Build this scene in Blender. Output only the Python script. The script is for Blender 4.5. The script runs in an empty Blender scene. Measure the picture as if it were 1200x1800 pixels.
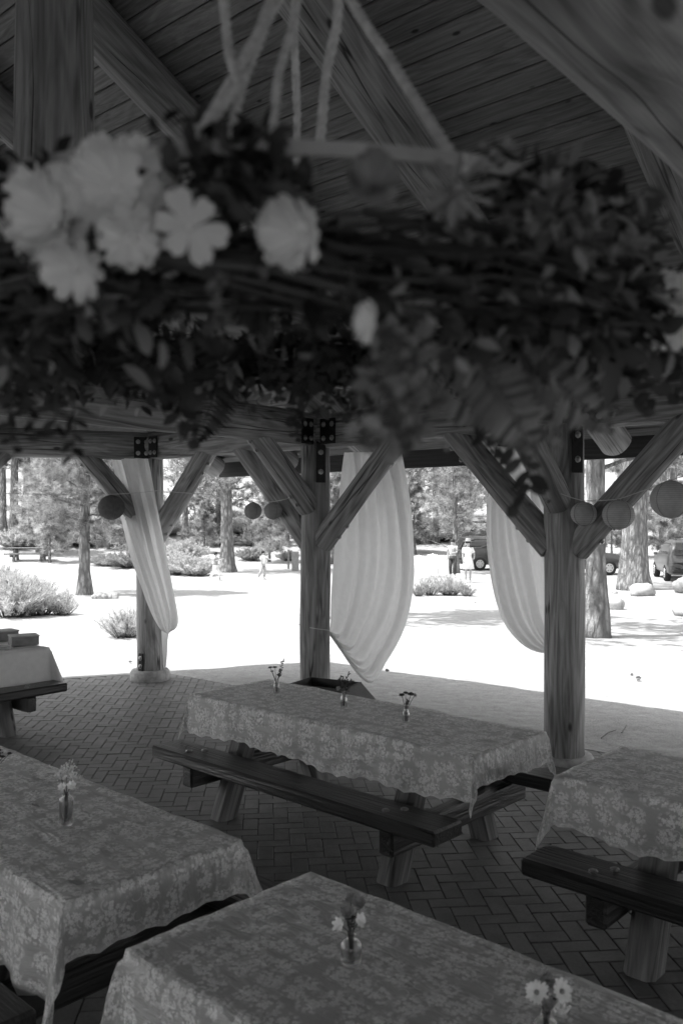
import bpy, bmesh, math, random
import numpy as np
from mathutils import Vector, Matrix, Quaternion, noise

R_ = math.radians
SC = bpy.context.scene
COL = SC.collection
RNG = random.Random(11)

# ------------------------------------------------------------------ camera
F = 1500.0                 # focal length in photo pixels (photo 1200 x 1800)
CAMZ = 2.0
HOR = 915.0                # horizon row in the photo
cam_d = bpy.data.cameras.new('camera')
cam_d.sensor_fit = 'VERTICAL'
cam_d.sensor_height = 36.0
cam_d.lens = F / 1800 * 36.0
cam_d.shift_y = (HOR - 900) / 1800.0
cam_d.clip_start = 0.05
cam_d.clip_end = 2000
cam_d.dof.use_dof = True
cam_d.dof.focus_distance = 9.0
cam_d.dof.aperture_fstop = 4.2
cam = bpy.data.objects.new('camera', cam_d)
COL.objects.link(cam)
cam.location = (0, 0, CAMZ)
cam.rotation_euler = (R_(90), 0, 0)
SC.camera = cam

# ------------------------------------------------------------------ world, sun, exposure
SUN_DIR = Vector((1.45, 0.26, -2.8)).normalized()      # the way the light travels
elev = math.asin(-SUN_DIR.z)
az = math.atan2(-SUN_DIR.x, -SUN_DIR.y)                # compass angle of the sun from +Y
world = bpy.data.worlds.new('World')
SC.world = world
world.use_nodes = True
wn = world.node_tree
wn.nodes.clear()
sky = wn.nodes.new('ShaderNodeTexSky')
sky.sky_type = 'NISHITA'
sky.sun_disc = False
sky.sun_elevation = elev
sky.sun_rotation = az
sky.air_density = 1.0
sky.dust_density = 1.5
bw = wn.nodes.new('ShaderNodeRGBToBW')                 # black and white photograph
bg = wn.nodes.new('ShaderNodeBackground')
bg.inputs['Strength'].default_value = 0.15
wo = wn.nodes.new('ShaderNodeOutputWorld')
wn.links.new(sky.outputs[0], bw.inputs[0])
wn.links.new(bw.outputs[0], bg.inputs['Color'])
wn.links.new(bg.outputs[0], wo.inputs['Surface'])

sun_d = bpy.data.lights.new('sun', 'SUN')
sun_d.energy = 2.0
sun_d.angle = R_(0.53)
sun_d.color = (1, 1, 1)
sun = bpy.data.objects.new('sun', sun_d)
COL.objects.link(sun)
sun.location = (-20, -5, 40)
sun.rotation_euler = SUN_DIR.to_track_quat('-Z', 'Y').to_euler()

SC.view_settings.view_transform = 'Standard'
SC.view_settings.look = 'None'
SC.view_settings.gamma = 1.0
SC.view_settings.use_curve_mapping = False
SC.view_settings.exposure = 2.12
SC.render.engine = 'CYCLES'
SC.cycles.use_denoising = True
SC.cycles.max_bounces = 9
SC.cycles.diffuse_bounces = 6
SC.cycles.glossy_bounces = 4
SC.cycles.transmission_bounces = 8
SC.cycles.transparent_max_bounces = 20
SC.cycles.sample_clamp_indirect = 6.0
SC.cycles.use_light_tree = True

# ------------------------------------------------------------------ helpers
def at(u, v, Y):
    """point seen at photo pixel (u, v) at depth Y"""
    return Vector(((u - 600) / F * Y, Y, CAMZ + (HOR - v) / F * Y))

WX, WY = 0.765, -0.644        # w axis: along the pavilion's long wall, to the right
NX, NY = 0.644, 0.765         # n axis: outwards, away from the camera
def P(w, n, z=0.0):
    return Vector((w * WX + n * NX, w * WY + n * NY, z))

def tag(o, label=None, cat=None, group=None, kind=None):
    if label: o['label'] = label
    if cat: o['category'] = cat
    if group: o['group'] = group
    if kind: o['kind'] = kind
    return o

def empty(name, loc=(0, 0, 0), rz=0.0):
    o = bpy.data.objects.new(name, None)
    o.empty_display_size = 0.1
    COL.objects.link(o)
    o.location = loc
    o.rotation_euler = (0, 0, rz)
    return o

def basis(o):
    return Matrix.LocRotScale(o.location, o.rotation_euler, o.scale)

def wmat(o):
    m = o.matrix_basis.copy() if o.type == 'MESH' else basis(o)
    return wmat(o.parent) @ o.matrix_parent_inverse @ m if o.parent else m

def link(name, me, mat=None, parent=None, matrix=None, world=False):
    """link mesh as an object; matrix is local to parent, or a world matrix when world=True"""
    o = bpy.data.objects.new(name, me)
    COL.objects.link(o)
    if mat is not None and not me.materials:
        me.materials.append(mat)
    if parent is not None:
        o.parent = parent
        if world:
            o.matrix_parent_inverse = wmat(parent).inverted()
    if matrix is not None:
        o.matrix_basis = matrix
    return o

def mesh(verts, faces, smooth=False, name='m'):
    me = bpy.data.meshes.new(name)
    me.from_pydata([tuple(v) for v in verts], [], faces)
    me.update()
    if smooth:
        me.polygons.foreach_set('use_smooth', [True] * len(me.polygons))
    return me

def np_mesh(verts, faces, smooth=False, name='m'):
    """verts (N,3) array, faces (M,k) array of one face size"""
    verts = np.asarray(verts, dtype=np.float32); faces = np.asarray(faces, dtype=np.int32)
    me = bpy.data.meshes.new(name)
    me.vertices.add(len(verts)); me.vertices.foreach_set('co', verts.ravel())
    k = faces.shape[1]
    me.loops.add(faces.size); me.loops.foreach_set('vertex_index', faces.ravel())
    me.polygons.add(len(faces))
    me.polygons.foreach_set('loop_start', np.arange(0, faces.size, k, dtype=np.int32))
    if smooth:
        me.polygons.foreach_set('use_smooth', np.ones(len(faces), dtype=bool))
    me.update(calc_edges=True)
    return me

def copy_tree(o, parent=None):
    c = o.copy(); COL.objects.link(c); c.parent = parent
    for ch in list(o.children):
        copy_tree(ch, c)
    return c

class MB:
    """collects simple shapes into one mesh"""
    def __init__(self): self.v = []; self.f = []
    def add(self, verts, faces):
        b = len(self.v); self.v += [tuple(x) for x in verts]
        self.f += [tuple(i + b for i in f) for f in faces]
    def box(self, c, s, rot=None, bev=0.0):
        """box centre c, full size s, chamfered by bev"""
        hx, hy, hz = s[0] / 2, s[1] / 2, s[2] / 2
        M = rot.to_matrix() if isinstance(rot, (Quaternion,)) else rot
        if bev <= 0:
            vs = [(x, y, z) for x in (-hx, hx) for y in (-hy, hy) for z in (-hz, hz)]
            fs = [(0, 1, 3, 2), (4, 6, 7, 5), (0, 4, 5, 1), (2, 3, 7, 6), (0, 2, 6, 4), (1, 5, 7, 3)]
        else:
            b = min(bev, hx * .9, hy * .9, hz * .9)
            bm = bmesh.new(); bmesh.ops.create_cube(bm, size=1)
            for v in bm.verts: v.co = Vector((v.co.x * 2 * hx, v.co.y * 2 * hy, v.co.z * 2 * hz))
            bmesh.ops.bevel(bm, geom=list(bm.edges), offset=b, segments=1, affect='EDGES')
            bm.verts.index_update()
            vs = [tuple(v.co) for v in bm.verts]; fs = [tuple(v.index for v in f.verts) for f in bm.faces]
            bm.free()
        cc = Vector(c)
        if M is not None: vs = [M @ Vector(v) + cc for v in vs]
        else: vs = [Vector(v) + cc for v in vs]
        self.add(vs, fs); return self
    def tube(self, pts, rad, seg=8, cap=True):
        pts = [Vector(p) for p in pts]
        if not hasattr(rad, '__len__'): rad = [rad] * len(pts)
        vs = []; fs = []; up = None
        for i, p in enumerate(pts):
            t = (pts[min(i + 1, len(pts) - 1)] - pts[max(i - 1, 0)])
            if t.length < 1e-9: t = Vector((0, 0, 1))
            t.normalize()
            if up is None:
                up = t.orthogonal().normalized()
            else:
                up = (up - t * up.dot(t))
                up = up.normalized() if up.length > 1e-6 else t.orthogonal().normalized()
            s = t.cross(up)
            for k in range(seg):
                a = 2 * math.pi * k / seg
                vs.append(p + (up * math.cos(a) + s * math.sin(a)) * rad[i])
        for i in range(len(pts) - 1):
            for k in range(seg):
                a = i * seg + k; b = i * seg + (k + 1) % seg
                fs.append((a, b, b + seg, a + seg))
        if cap:
            fs.append(tuple(range(seg - 1, -1, -1)))
            fs.append(tuple(range((len(pts) - 1) * seg, len(pts) * seg)))
        self.add(vs, fs); return self
    def lathe(self, prof, c=(0, 0, 0), seg=20, cap0=True, cap1=True):
        vs = []; fs = []; c = Vector(c)
        for r, z in prof:
            for k in range(seg):
                a = 2 * math.pi * k / seg
                vs.append(c + Vector((r * math.cos(a), r * math.sin(a), z)))
        for i in range(len(prof) - 1):
            for k in range(seg):
                a = i * seg + k; b = i * seg + (k + 1) % seg
                fs.append((a, b, b + seg, a + seg))
        if cap0: fs.append(tuple(range(seg - 1, -1, -1)))
        if cap1: fs.append(tuple(range((len(prof) - 1) * seg, len(prof) * seg)))
        self.add(vs, fs); return self
    def grid(self, pts, nu, nv):
        fs = []
        for i in range(nu - 1):
            for j in range(nv - 1):
                a = i * nv + j
                fs.append((a, a + nv, a + nv + 1, a + 1))
        self.add(pts, fs); return self
    def mesh(self, smooth=False): return mesh(self.v, self.f, smooth)
    def build(self, name, mat, parent=None, smooth=False, matrix=None, world=False):
        return link(name, self.mesh(smooth), mat, parent, matrix, world)

def axis_matrix(p0, p1, roll=0.0):
    """local Z along p0 -> p1, origin at p0"""
    p0, p1 = Vector(p0), Vector(p1)
    d = p1 - p0
    q = d.to_track_quat('Z', 'Y')
    return Matrix.Translation(p0) @ q.to_matrix().to_4x4() @ Matrix.Rotation(roll, 4, 'Z')

# ------------------------------------------------------------------ materials (all grey: black and white photograph)
MATS = {}
class NT:
    def __init__(self, name):
        self.m = bpy.data.materials.new(name); self.m.use_nodes = True
        self.t = self.m.node_tree; self.t.nodes.clear()
        self.out = self.t.nodes.new('ShaderNodeOutputMaterial')
        MATS[name] = self.m
    def n(self, typ, **kw):
        nd = self.t.nodes.new(typ)
        for k, v in kw.items():
            if k.startswith('i_'):
                key = k[2:]
                key = int(key) if key.isdigit() else key.replace('_', ' ')
                self.set(nd.inputs[key], v)
            else: setattr(nd, k, v)
        return nd
    def set(self, sock, v):
        if isinstance(v, bpy.types.NodeSocket): self.t.links.new(v, sock)
        else: sock.default_value = v
    def math(self, op, a, b=0.0, c=None, clamp=False):
        nd = self.t.nodes.new('ShaderNodeMath'); nd.operation = op; nd.use_clamp = clamp
        self.set(nd.inputs[0], a); self.set(nd.inputs[1], b)
        if c is not None: self.set(nd.inputs[2], c)
        return nd.outputs[0]
    def mapr(self, x, a, b, c, d, smooth=False):
        nd = self.t.nodes.new('ShaderNodeMapRange')
        if smooth: nd.interpolation_type = 'SMOOTHSTEP'
        self.set(nd.inputs['Value'], x)
        for k, v in zip(('From Min', 'From Max', 'To Min', 'To Max'), (a, b, c, d)): self.set(nd.inputs[k], v)
        return nd.outputs['Result']
    def coord(self, kind='Object'):
        return self.n('ShaderNodeTexCoord').outputs[kind]
    def mapping(self, vec, scale=(1, 1, 1), loc=(0, 0, 0), rot=(0, 0, 0)):
        nd = self.n('ShaderNodeMapping'); self.set(nd.inputs['Vector'], vec)
        self.set(nd.inputs['Scale'], scale); self.set(nd.inputs['Location'], loc); self.set(nd.inputs['Rotation'], rot)
        return nd.outputs[0]
    def noise(self, vec, scale=5.0, detail=4.0, rough=0.55, dist=0.0):
        nd = self.n('ShaderNodeTexNoise'); self.set(nd.inputs['Vector'], vec)
        self.set(nd.inputs['Scale'], scale); self.set(nd.inputs['Detail'], detail)
        self.set(nd.inputs['Roughness'], rough); self.set(nd.inputs['Distortion'], dist)
        return nd.outputs['Fac']
    def rnd(self):
        return self.n('ShaderNodeObjectInfo').outputs['Random']
    def offset(self, vec, amt=37.0):
        r = self.math('MULTIPLY', self.rnd(), amt)
        cb = self.n('ShaderNodeCombineXYZ'); self.set(cb.inputs[0], r); self.set(cb.inputs[1], r); self.set(cb.inputs[2], r)
        va = self.n('ShaderNodeVectorMath', operation='ADD'); self.set(va.inputs[0], vec); self.set(va.inputs[1], cb.outputs[0])
        return va.outputs[0]
    def grey(self, v):
        cb = self.n('ShaderNodeCombineColor')
        for i in range(3): self.set(cb.inputs[i], v)
        return cb.outputs[0]
    def bump(self, h, strength=0.3, dist=0.01):
        nd = self.n('ShaderNodeBump'); self.set(nd.inputs['Height'], h)
        self.set(nd.inputs['Strength'], strength); self.set(nd.inputs['Distance'], dist)
        return nd.outputs[0]
    def principled(self, col, rough=0.7, spec=0.3, normal=None, **kw):
        nd = self.n('ShaderNodeBsdfPrincipled')
        self.set(nd.inputs['Base Color'], self.grey(col))
        self.set(nd.inputs['Roughness'], rough); self.set(nd.inputs['Specular IOR Level'], spec)
        if normal is not None: self.set(nd.inputs['Normal'], normal)
        for k, v in kw.items(): self.set(nd.inputs[k.replace('_', ' ')], v)
        return nd.outputs[0]
    def done(self, sh): self.t.links.new(sh, self.out.inputs['Surface']); return self.m

def mat_plain(name, v, rough=0.6, spec=0.3, var=0.25, scale=9.0, bump=0.1, **kw):
    t = NT(name); c = t.offset(t.coord())
    f = t.noise(c, scale, 5)
    col = t.mapr(f, 0.3, 0.7, v * (1 - var), v * (1 + var))
    return t.done(t.principled(col, rough, spec, t.bump(f, bump, 0.01), **kw))

def mat_wood(name, lo, hi, axis='Z', rough=0.75, spec=0.25, ring=7.0, knots=True, crack=0.6, bump=0.35, gs=1.0, streak=(.82, 1.12), check=False):
    """grain runs along the object's own axis"""
    t = NT(name); c = t.offset(t.coord())
    def sc(a, b): return {'Z': (a, a, b), 'X': (b, a, a), 'Y': (a, b, a)}[axis]
    warp = t.noise(t.mapping(c, sc(1.6 * gs, .35 * gs)), 1.0, 3)
    v2 = t.n('ShaderNodeVectorMath', operation='ADD'); t.set(v2.inputs[0], t.mapping(c, sc(1, .06)))
    t.set(v2.inputs[1], t.n('ShaderNodeCombineXYZ', i_0=t.math('MULTIPLY', warp, .55), i_1=t.math('MULTIPLY', warp, .35), i_2=t.math('MULTIPLY', warp, .25)).outputs[0])
    grain = t.noise(v2.outputs[0], 26 * gs, 5, .6, .3)
    bands = t.n('ShaderNodeTexWave', wave_type='BANDS', bands_direction='DIAGONAL')
    t.set(bands.inputs['Vector'], v2.outputs[0]); t.set(bands.inputs['Scale'], ring * gs); t.set(bands.inputs['Distortion'], 7.0)
    t.set(bands.inputs['Detail'], 2.0); t.set(bands.inputs['Detail Scale'], .6)
    big = t.noise(t.mapping(c, sc(1.2, .35)), 1.3, 3)
    fig = t.math('SINE', t.math('MULTIPLY', t.noise(t.mapping(c, sc(3.2 * gs, .42 * gs)), 1.0, 2, .45, .5), 85.0))
    f = t.math('ADD', t.math('MULTIPLY', grain, .70), t.math('MULTIPLY', t.math('ADD', t.math('MULTIPLY', fig, .5), .5), .13))
    f = t.math('ADD', f, t.math('MULTIPLY', big, .40))
    col = t.mapr(f, .34, .82, lo, hi)
    if knots:
        vo = t.n('ShaderNodeTexVoronoi', feature='F1'); t.set(vo.inputs['Vector'], t.mapping(c, sc(4.6 * gs, 2.0 * gs))); t.set(vo.inputs['Scale'], 1.0)
        vo.inputs['Randomness'].default_value = 1.0
        k = t.mapr(vo.outputs['Distance'], .05, .12, .22, 1.0, True)
        col = t.math('MULTIPLY', col, k)
    if crack > 0:
        cv = t.noise(t.mapping(c, sc(9, .33)), 1.0, 3, .5)
        cr = t.math('ABSOLUTE', t.math('SUBTRACT', cv, .5))
        crk = t.mapr(cr, .004, .022, 1.0 - crack, 1.0)
        msk = t.mapr(t.noise(t.mapping(c, sc(1.5, .5)), 1.7, 2), .46, .58, 0, 1)
        crk = t.math('ADD', t.math('MULTIPLY', crk, msk), t.math('SUBTRACT', 1.0, msk))
        col = t.math('MULTIPLY', col, crk)
        h = t.math('MULTIPLY', grain, crk)
    else: h = grain
    if check:
        raw = t.coord(); sx = t.n('ShaderNodeSeparateXYZ'); t.set(sx.inputs[0], raw)
        wv_ = t.noise(t.mapping(c, (0, 0, .9)), 1.0, 2, .5)
        th = t.math('ADD', t.math('ARCTAN2', sx.outputs[1], sx.outputs[0]), t.math('MULTIPLY', wv_, .9))
        a_ = t.math('ABSOLUTE', t.math('SINE', t.math('ADD', t.math('MULTIPLY', th, 1.5), t.math('MULTIPLY', t.rnd(), 9.0))))
        wid = t.mapr(t.noise(t.mapping(c, (0, 0, 1.1), (5, 0, 0)), 1.0, 2), .42, .62, 0.0, .045)
        ck = t.mapr(t.math('SUBTRACT', a_, wid), -.012, .008, .16, 1.0)
        col = t.math('MULTIPLY', col, ck); h = t.math('MULTIPLY', h, ck)
    fs_ = t.noise(t.mapping(c, sc(64 * gs, .9 * gs)), 1.0, 3, .6, .4)
    col = t.math('MULTIPLY', col, t.mapr(fs_, .3, .7, streak[0], streak[1]))
    h = t.math('ADD', h, t.math('MULTIPLY', fs_, .6))
    col = t.math('MULTIPLY', col, t.mapr(t.rnd(), 0, 1, .84, 1.16))
    return t.done(t.principled(col, rough, spec, t.bump(h, bump, .012)))

mat_wood('log_wood', .075, .41, 'Z', crack=.8, check=True)
mat_wood('plank_wood', .13, .34, 'X', ring=5.0, crack=.2, bump=.15, gs=1.6, streak=(.86, 1.1))
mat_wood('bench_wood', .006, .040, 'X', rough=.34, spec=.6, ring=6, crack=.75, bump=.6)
mat_wood('leg_wood', .06, .24, 'Z', rough=.8, ring=7, crack=.6, bump=.4)
mat_wood('top_wood', .2, .40, 'X', rough=.6, ring=5, crack=.5)
mat_wood('fascia_wood', .03, .07, 'X', ring=4, crack=.2, knots=False)
mat_plain('steel', .018, .4, .5, .3, 30, .15, Metallic=0.6)
mat_plain('bolt_steel', .35, .35, .5, .2, 60, .05, Metallic=0.8)
mat_plain('concrete', .34, .9, .2, .3, 14, .4)
mat_plain('rope', .5, .95, .1, .25, 60, .3)
mat_plain('hoop_wood', .33, .6, .3, .2, 20, .1)
mat_plain('stone', .30, .9, .15, .35, 5, .6)
mat_plain('white_paint', .78, .6, .3, .06, 10, .05)
mat_plain('white_cloth', .70, .9, .1, .05, 20, .1)
mat_plain('book_dark', .24, .7, .2, .25, 12, .05)
mat_plain('book_light', .40, .7, .2, .15, 12, .05)
mat_plain('dark_item', .02, .5, .4, .3, 12, .05)
mat_plain('trough_steel', .035, .6, .4, .3, 8, .15)
mat_plain('metal_grey', .22, .5, .5, .2, 12, .1)
mat_plain('string', .55, .9, .1, .1, 12, .05)
mat_plain('roof_shingle', .12, .9, .2, .3, 6, .3)

def m_brick():
    t = NT('brick'); c = t.offset(t.coord(), 91)
    f = t.noise(c, 60, 4, .7); g = t.noise(c, 7, 3)
    col = t.math('ADD', t.mapr(f, .3, .7, .13, .18), t.mapr(g, .3, .7, -.03, .03))
    col = t.math('MULTIPLY', col, t.mapr(t.rnd(), 0, 1, .90, 1.1))
    return t.done(t.principled(col, .58, .4, t.bump(f, .4, .003)))
m_brick()
def m_brick_far():
    t = NT('brick_far'); c = t.coord()
    f = t.noise(c, 60, 4, .7); g = t.noise(c, 5, 3)
    geo = t.n('ShaderNodeNewGeometry')
    col = t.math('ADD', t.mapr(f, .3, .7, .13, .18), t.mapr(g, .3, .7, -.03, .03))
    col = t.math('MULTIPLY', col, t.mapr(geo.outputs['Random Per Island'], 0, 1, .90, 1.1))
    return t.done(t.principled(col, .58, .4, t.bump(f, .4, .003)))
m_brick_far()
mat_plain('joint_sand', .05, .95, .05, .4, 40, .3)

def m_sand():
    t = NT('sand'); c = t.coord()
    a = t.noise(c, .6, 5, .6); b = t.noise(c, 9, 6, .65); d = t.noise(c, 70, 3, .6); e = t.noise(c, .12, 3)
    col = t.math('ADD', t.mapr(a, .3, .7, .33, .39), t.mapr(b, .3, .75, -.06, .05))
    col = t.math('ADD', col, t.mapr(d, .3, .7, -.09, .07))
    # scattered dark specks of pine litter
    vo = t.n('ShaderNodeTexVoronoi', feature='F1'); t.set(vo.inputs['Vector'], t.mapping(c, (1, 1.6, 1), rot=(0, 0, .6))); t.set(vo.inputs['Scale'], 6.5)
    sp = t.mapr(vo.outputs['Distance'], .035, .075, .45, 1.0)
    msk = t.mapr(t.noise(c, 1.3, 3), .5, .6, 0, 1)
    sp = t.math('ADD', t.math('MULTIPLY', sp, msk), t.math('SUBTRACT', 1.0, msk))
    col = t.math('MULTIPLY', col, sp)
    h = t.math('ADD', t.math('MULTIPLY', b, .7), t.math('MULTIPLY', d, .3))
    fp = t.n('ShaderNodeTexVoronoi', feature='SMOOTH_F1'); t.set(fp.inputs['Vector'], t.mapping(c, (1, 1.5, 1), rot=(0, 0, .5))); t.set(fp.inputs['Scale'], 3.4)
    h = t.math('ADD', h, t.mapr(fp.outputs['Distance'], .05, .45, -.55, 0, True))
    return t.done(t.principled(col, .95, .1, t.bump(h, .7, .06)))
m_sand()
mat_plain('hill_ground', .33, .95, .05, .4, .5, .3)
mat_plain('asphalt', .16, .95, .1, .2, 3, .3)

def m_leaf(name, lo, hi, trans=.35, rough=.55, clump=0):
    t = NT(name); geo = t.n('ShaderNodeNewGeometry')
    col = t.mapr(geo.outputs['Random Per Island'], 0, 1, lo, hi)
    if clump:
        cn = t.noise(t.offset(t.coord()), clump, 3, .6)
        col = t.math('MULTIPLY', col, t.mapr(cn, .36, .62, .22, 1.12))
    g = t.grey(col)
    d = t.n('ShaderNodeBsdfPrincipled'); t.set(d.inputs['Base Color'], g); t.set(d.inputs['Roughness'], rough); t.set(d.inputs['Specular IOR Level'], .25)
    tr = t.n('ShaderNodeBsdfTranslucent'); t.set(tr.inputs['Color'], g)
    mx = t.n('ShaderNodeMixShader'); t.set(mx.inputs[0], trans); t.set(mx.inputs[1], d.outputs[0]); t.set(mx.inputs[2], tr.outputs[0])
    return t.done(mx.outputs[0])
m_leaf('needles', .28, .55, .42, clump=2.4)
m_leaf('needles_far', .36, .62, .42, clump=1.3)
m_leaf('shrub_leaf', .36, .66, .4)
m_leaf('shrub_dark', .22, .42, .3)
m_leaf('wreath_leaf', .008, .10, .3)
m_leaf('wreath_leaf_pale', .08, .32, .35)
m_leaf('petal', .88, .95, .45, .7)
m_leaf('petal_grey', .26, .42, .35, .7)
m_leaf('petal_dark', .04, .10, .3, .7)
m_leaf('stem', .05, .12, .2)
m_leaf('vine', .01, .08, .0, .8)

def m_bark():
    t = NT('bark'); c = t.offset(t.coord())
    vo = t.n('ShaderNodeTexVoronoi', feature='F1'); t.set(vo.inputs['Vector'], t.mapping(c, (1, 1, .32))); t.set(vo.inputs['Scale'], 9.0)
    nz = t.noise(t.mapping(c, (1, 1, .4)), 16, 5, .65)
    g = t.math('MULTIPLY', t.mapr(vo.outputs['Distance'], .1, .6, 1.0, .35), t.mapr(nz, .3, .7, .65, 1.25))
    col = t.math('MULTIPLY', g, .40)
    return t.done(t.principled(col, .95, .1, t.bump(g, 1.0, .09)))
m_bark()

def m_fabric(name, col, trans, weave=900):
    t = NT(name); c = t.coord('UV')
    f = t.noise(c, 14, 4)
    g = t.grey(t.mapr(f, .3, .7, col * .96, col * 1.03))
    d = t.n('ShaderNodeBsdfDiffuse'); t.set(d.inputs['Color'], g)
    tr = t.n('ShaderNodeBsdfTranslucent'); t.set(tr.inputs['Color'], g)
    mx = t.n('ShaderNodeMixShader'); t.set(mx.inputs[0], trans); t.set(mx.inputs[1], d.outputs[0]); t.set(mx.inputs[2], tr.outputs[0])
    return t.done(mx.outputs[0])
m_fabric('curtain_fabric', .78, .47)

def m_lace(name='lace', net=.42, flip=0.0):
    """floral lace: nearly opaque motifs on a see-through net, laid out in the cloth's own metres"""
    t = NT(name); uv = t.coord('UV')
    wob = t.n('ShaderNodeTexNoise'); t.set(wob.inputs['Vector'], uv); t.set(wob.inputs['Scale'], 9.0); t.set(wob.inputs['Detail'], 2.0)
    wv = t.n('ShaderNodeVectorMath', operation='SUBTRACT'); t.set(wv.inputs[0], wob.outputs['Color']); t.set(wv.inputs[1], (.5, .5, .5))
    ws = t.n('ShaderNodeVectorMath', operation='SCALE'); t.set(ws.inputs[0], wv.outputs[0]); t.set(ws.inputs['Scale'], .016)
    wa = t.n('ShaderNodeVectorMath', operation='ADD'); t.set(wa.inputs[0], uv); t.set(wa.inputs[1], ws.outputs[0])
    base = wa.outputs[0]
    def flower(scale, rnd, petals, R, loc=(0, 0, 0), hole=.18, aspect=(1, 1, 1), edge=.03):
        vec = t.mapping(base, (scale * aspect[0], scale * aspect[1], 1), loc)
        vo = t.n('ShaderNodeTexVoronoi', feature='F1', voronoi_dimensions='2D')
        t.set(vo.inputs['Vector'], vec); t.set(vo.inputs['Scale'], 1.0); t.set(vo.inputs['Randomness'], rnd)
        df = t.n('ShaderNodeVectorMath', operation='SUBTRACT'); t.set(df.inputs[0], vec); t.set(df.inputs[1], vo.outputs['Position'])
        sp = t.n('ShaderNodeSeparateXYZ'); t.set(sp.inputs[0], df.outputs[0])
        th = t.math('ARCTAN2', sp.outputs[1], sp.outputs[0])
        r = vo.outputs['Distance']
        rndcol = t.n('ShaderNodeSeparateColor'); t.set(rndcol.inputs[0], vo.outputs['Color'])
        ph = t.math('MULTIPLY', rndcol.outputs[0], 6.28)
        pet = t.math('ABSOLUTE', t.math('COSINE', t.math('ADD', t.math('MULTIPLY', th, petals / 2.0), ph)))
        lim = t.math('MULTIPLY', t.math('ADD', .45, t.math('MULTIPLY', pet, .55)), R)
        m = t.mapr(t.math('SUBTRACT', lim, r), -edge * .3, edge, 0, 1)
        ring = t.mapr(t.math('ABSOLUTE', t.math('SUBTRACT', r, R * hole * 1.6)), .0, .035, .25, 1)
        return t.math('MULTIPLY', m, ring), r, (rndcol.outputs[1], th)
    def mx(a, b): return t.math('MAXIMUM', a, b)
    A, rA, cA = flower(10.5, .6, 6, .20, (.0, .0, 0), .34, (1, 1.2, 1))
    # smaller blossoms and leaves gathered round the big ones
    near = t.mapr(rA, .36, .52, 1, 0)
    B, rB, cB = flower(32.0, .95, 5, .38, (3.1, 1.7, 0), .3)
    L, rL, cL = flower(46.0, 1.0, 2, .46, (1.3, 7.7, 0), .0)
    B = t.math('MULTIPLY', B, near)
    L = t.math('MULTIPLY', L, t.mapr(rA, .40, .60, .95, 0))
    # tendrils: thin rings
    V, rV, (cV, thV) = flower(15.0, .8, 2, .2, (9.3, 2.2, 0))
    ten = t.mapr(t.math('ABSOLUTE', t.math('SUBTRACT', rV, .27)), .012, .04, .8, 0)
    gap = t.mapr(cV, .45, .5, 0, 1)
    half = t.mapr(t.math('COSINE', t.math('ADD', thV, t.math('MULTIPLY', cV, 40.0))), -.1, .15, 0, 1)
    ten = t.math('MULTIPLY', t.math('MULTIPLY', ten, gap), half)
    pat = mx(mx(A, B), mx(L, ten))
    fine = t.noise(base, 420, 2, .7)
    hol = t.n('ShaderNodeTexVoronoi', feature='F1', voronoi_dimensions='2D'); t.set(hol.inputs['Vector'], base); t.set(hol.inputs['Scale'], 150.0)
    pat = t.math('MULTIPLY', pat, t.mapr(hol.outputs['Distance'], .12, .34, .45, 1.0))
    pat = t.math('MULTIPLY', pat, t.mapr(fine, .35, .6, .8, 1.0))
    # scalloped, denser border
    at_ = t.n('ShaderNodeAttribute', attribute_name='edge'); e = at_.outputs['Fac']
    hem = t.mapr(e, .86, .985, 0, .75)
    pat = mx(pat, t.math('MULTIPLY', hem, t.mapr(B, 0, 1, .75, 1.0)))
    alpha = t.math('ADD', net, t.math('MULTIPLY', pat, .93 - net), clamp=True)
    bright = t.mapr(pat, 0, 1, .60, .95)
    g = t.grey(bright)
    wr = t.noise(t.mapping(uv, (2.0, 9.0, 1), rot=(0, 0, .12)), 3.2, 5, .6, .8)
    wr2 = t.noise(uv, 7, 4, .6)
    nb = t.bump(t.math('ADD', t.math('MULTIPLY', wr, 1.0), t.math('MULTIPLY', wr2, .35)), .8, .035)
    nb2 = t.n('ShaderNodeBump'); t.set(nb2.inputs['Height'], pat); t.set(nb2.inputs['Strength'], .35); t.set(nb2.inputs['Distance'], .002); t.set(nb2.inputs['Normal'], nb)
    d = t.n('ShaderNodeBsdfPrincipled'); t.set(d.inputs['Base Color'], g); t.set(d.inputs['Normal'], nb2.outputs[0]); t.set(d.inputs['Roughness'], .30); t.set(d.inputs['Specular IOR Level'], 1.0); t.set(d.inputs['Sheen Weight'], 1.0); t.set(d.inputs['Sheen Roughness'], .45)
    tr = t.n('ShaderNodeBsdfTranslucent'); t.set(tr.inputs['Color'], g); t.set(tr.inputs['Normal'], nb2.outputs[0])
    mxs = t.n('ShaderNodeMixShader'); t.set(mxs.inputs[0], .22); t.set(mxs.inputs[1], d.outputs[0]); t.set(mxs.inputs[2], tr.outputs[0])
    tp = t.n('ShaderNodeBsdfTransparent')
    fin = t.n('ShaderNodeMixShader'); t.set(fin.inputs[0], alpha); t.set(fin.inputs[1], tp.outputs[0]); t.set(fin.inputs[2], mxs.outputs[0])
    return t.done(fin.outputs[0])
m_lace('lace', .65)

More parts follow.
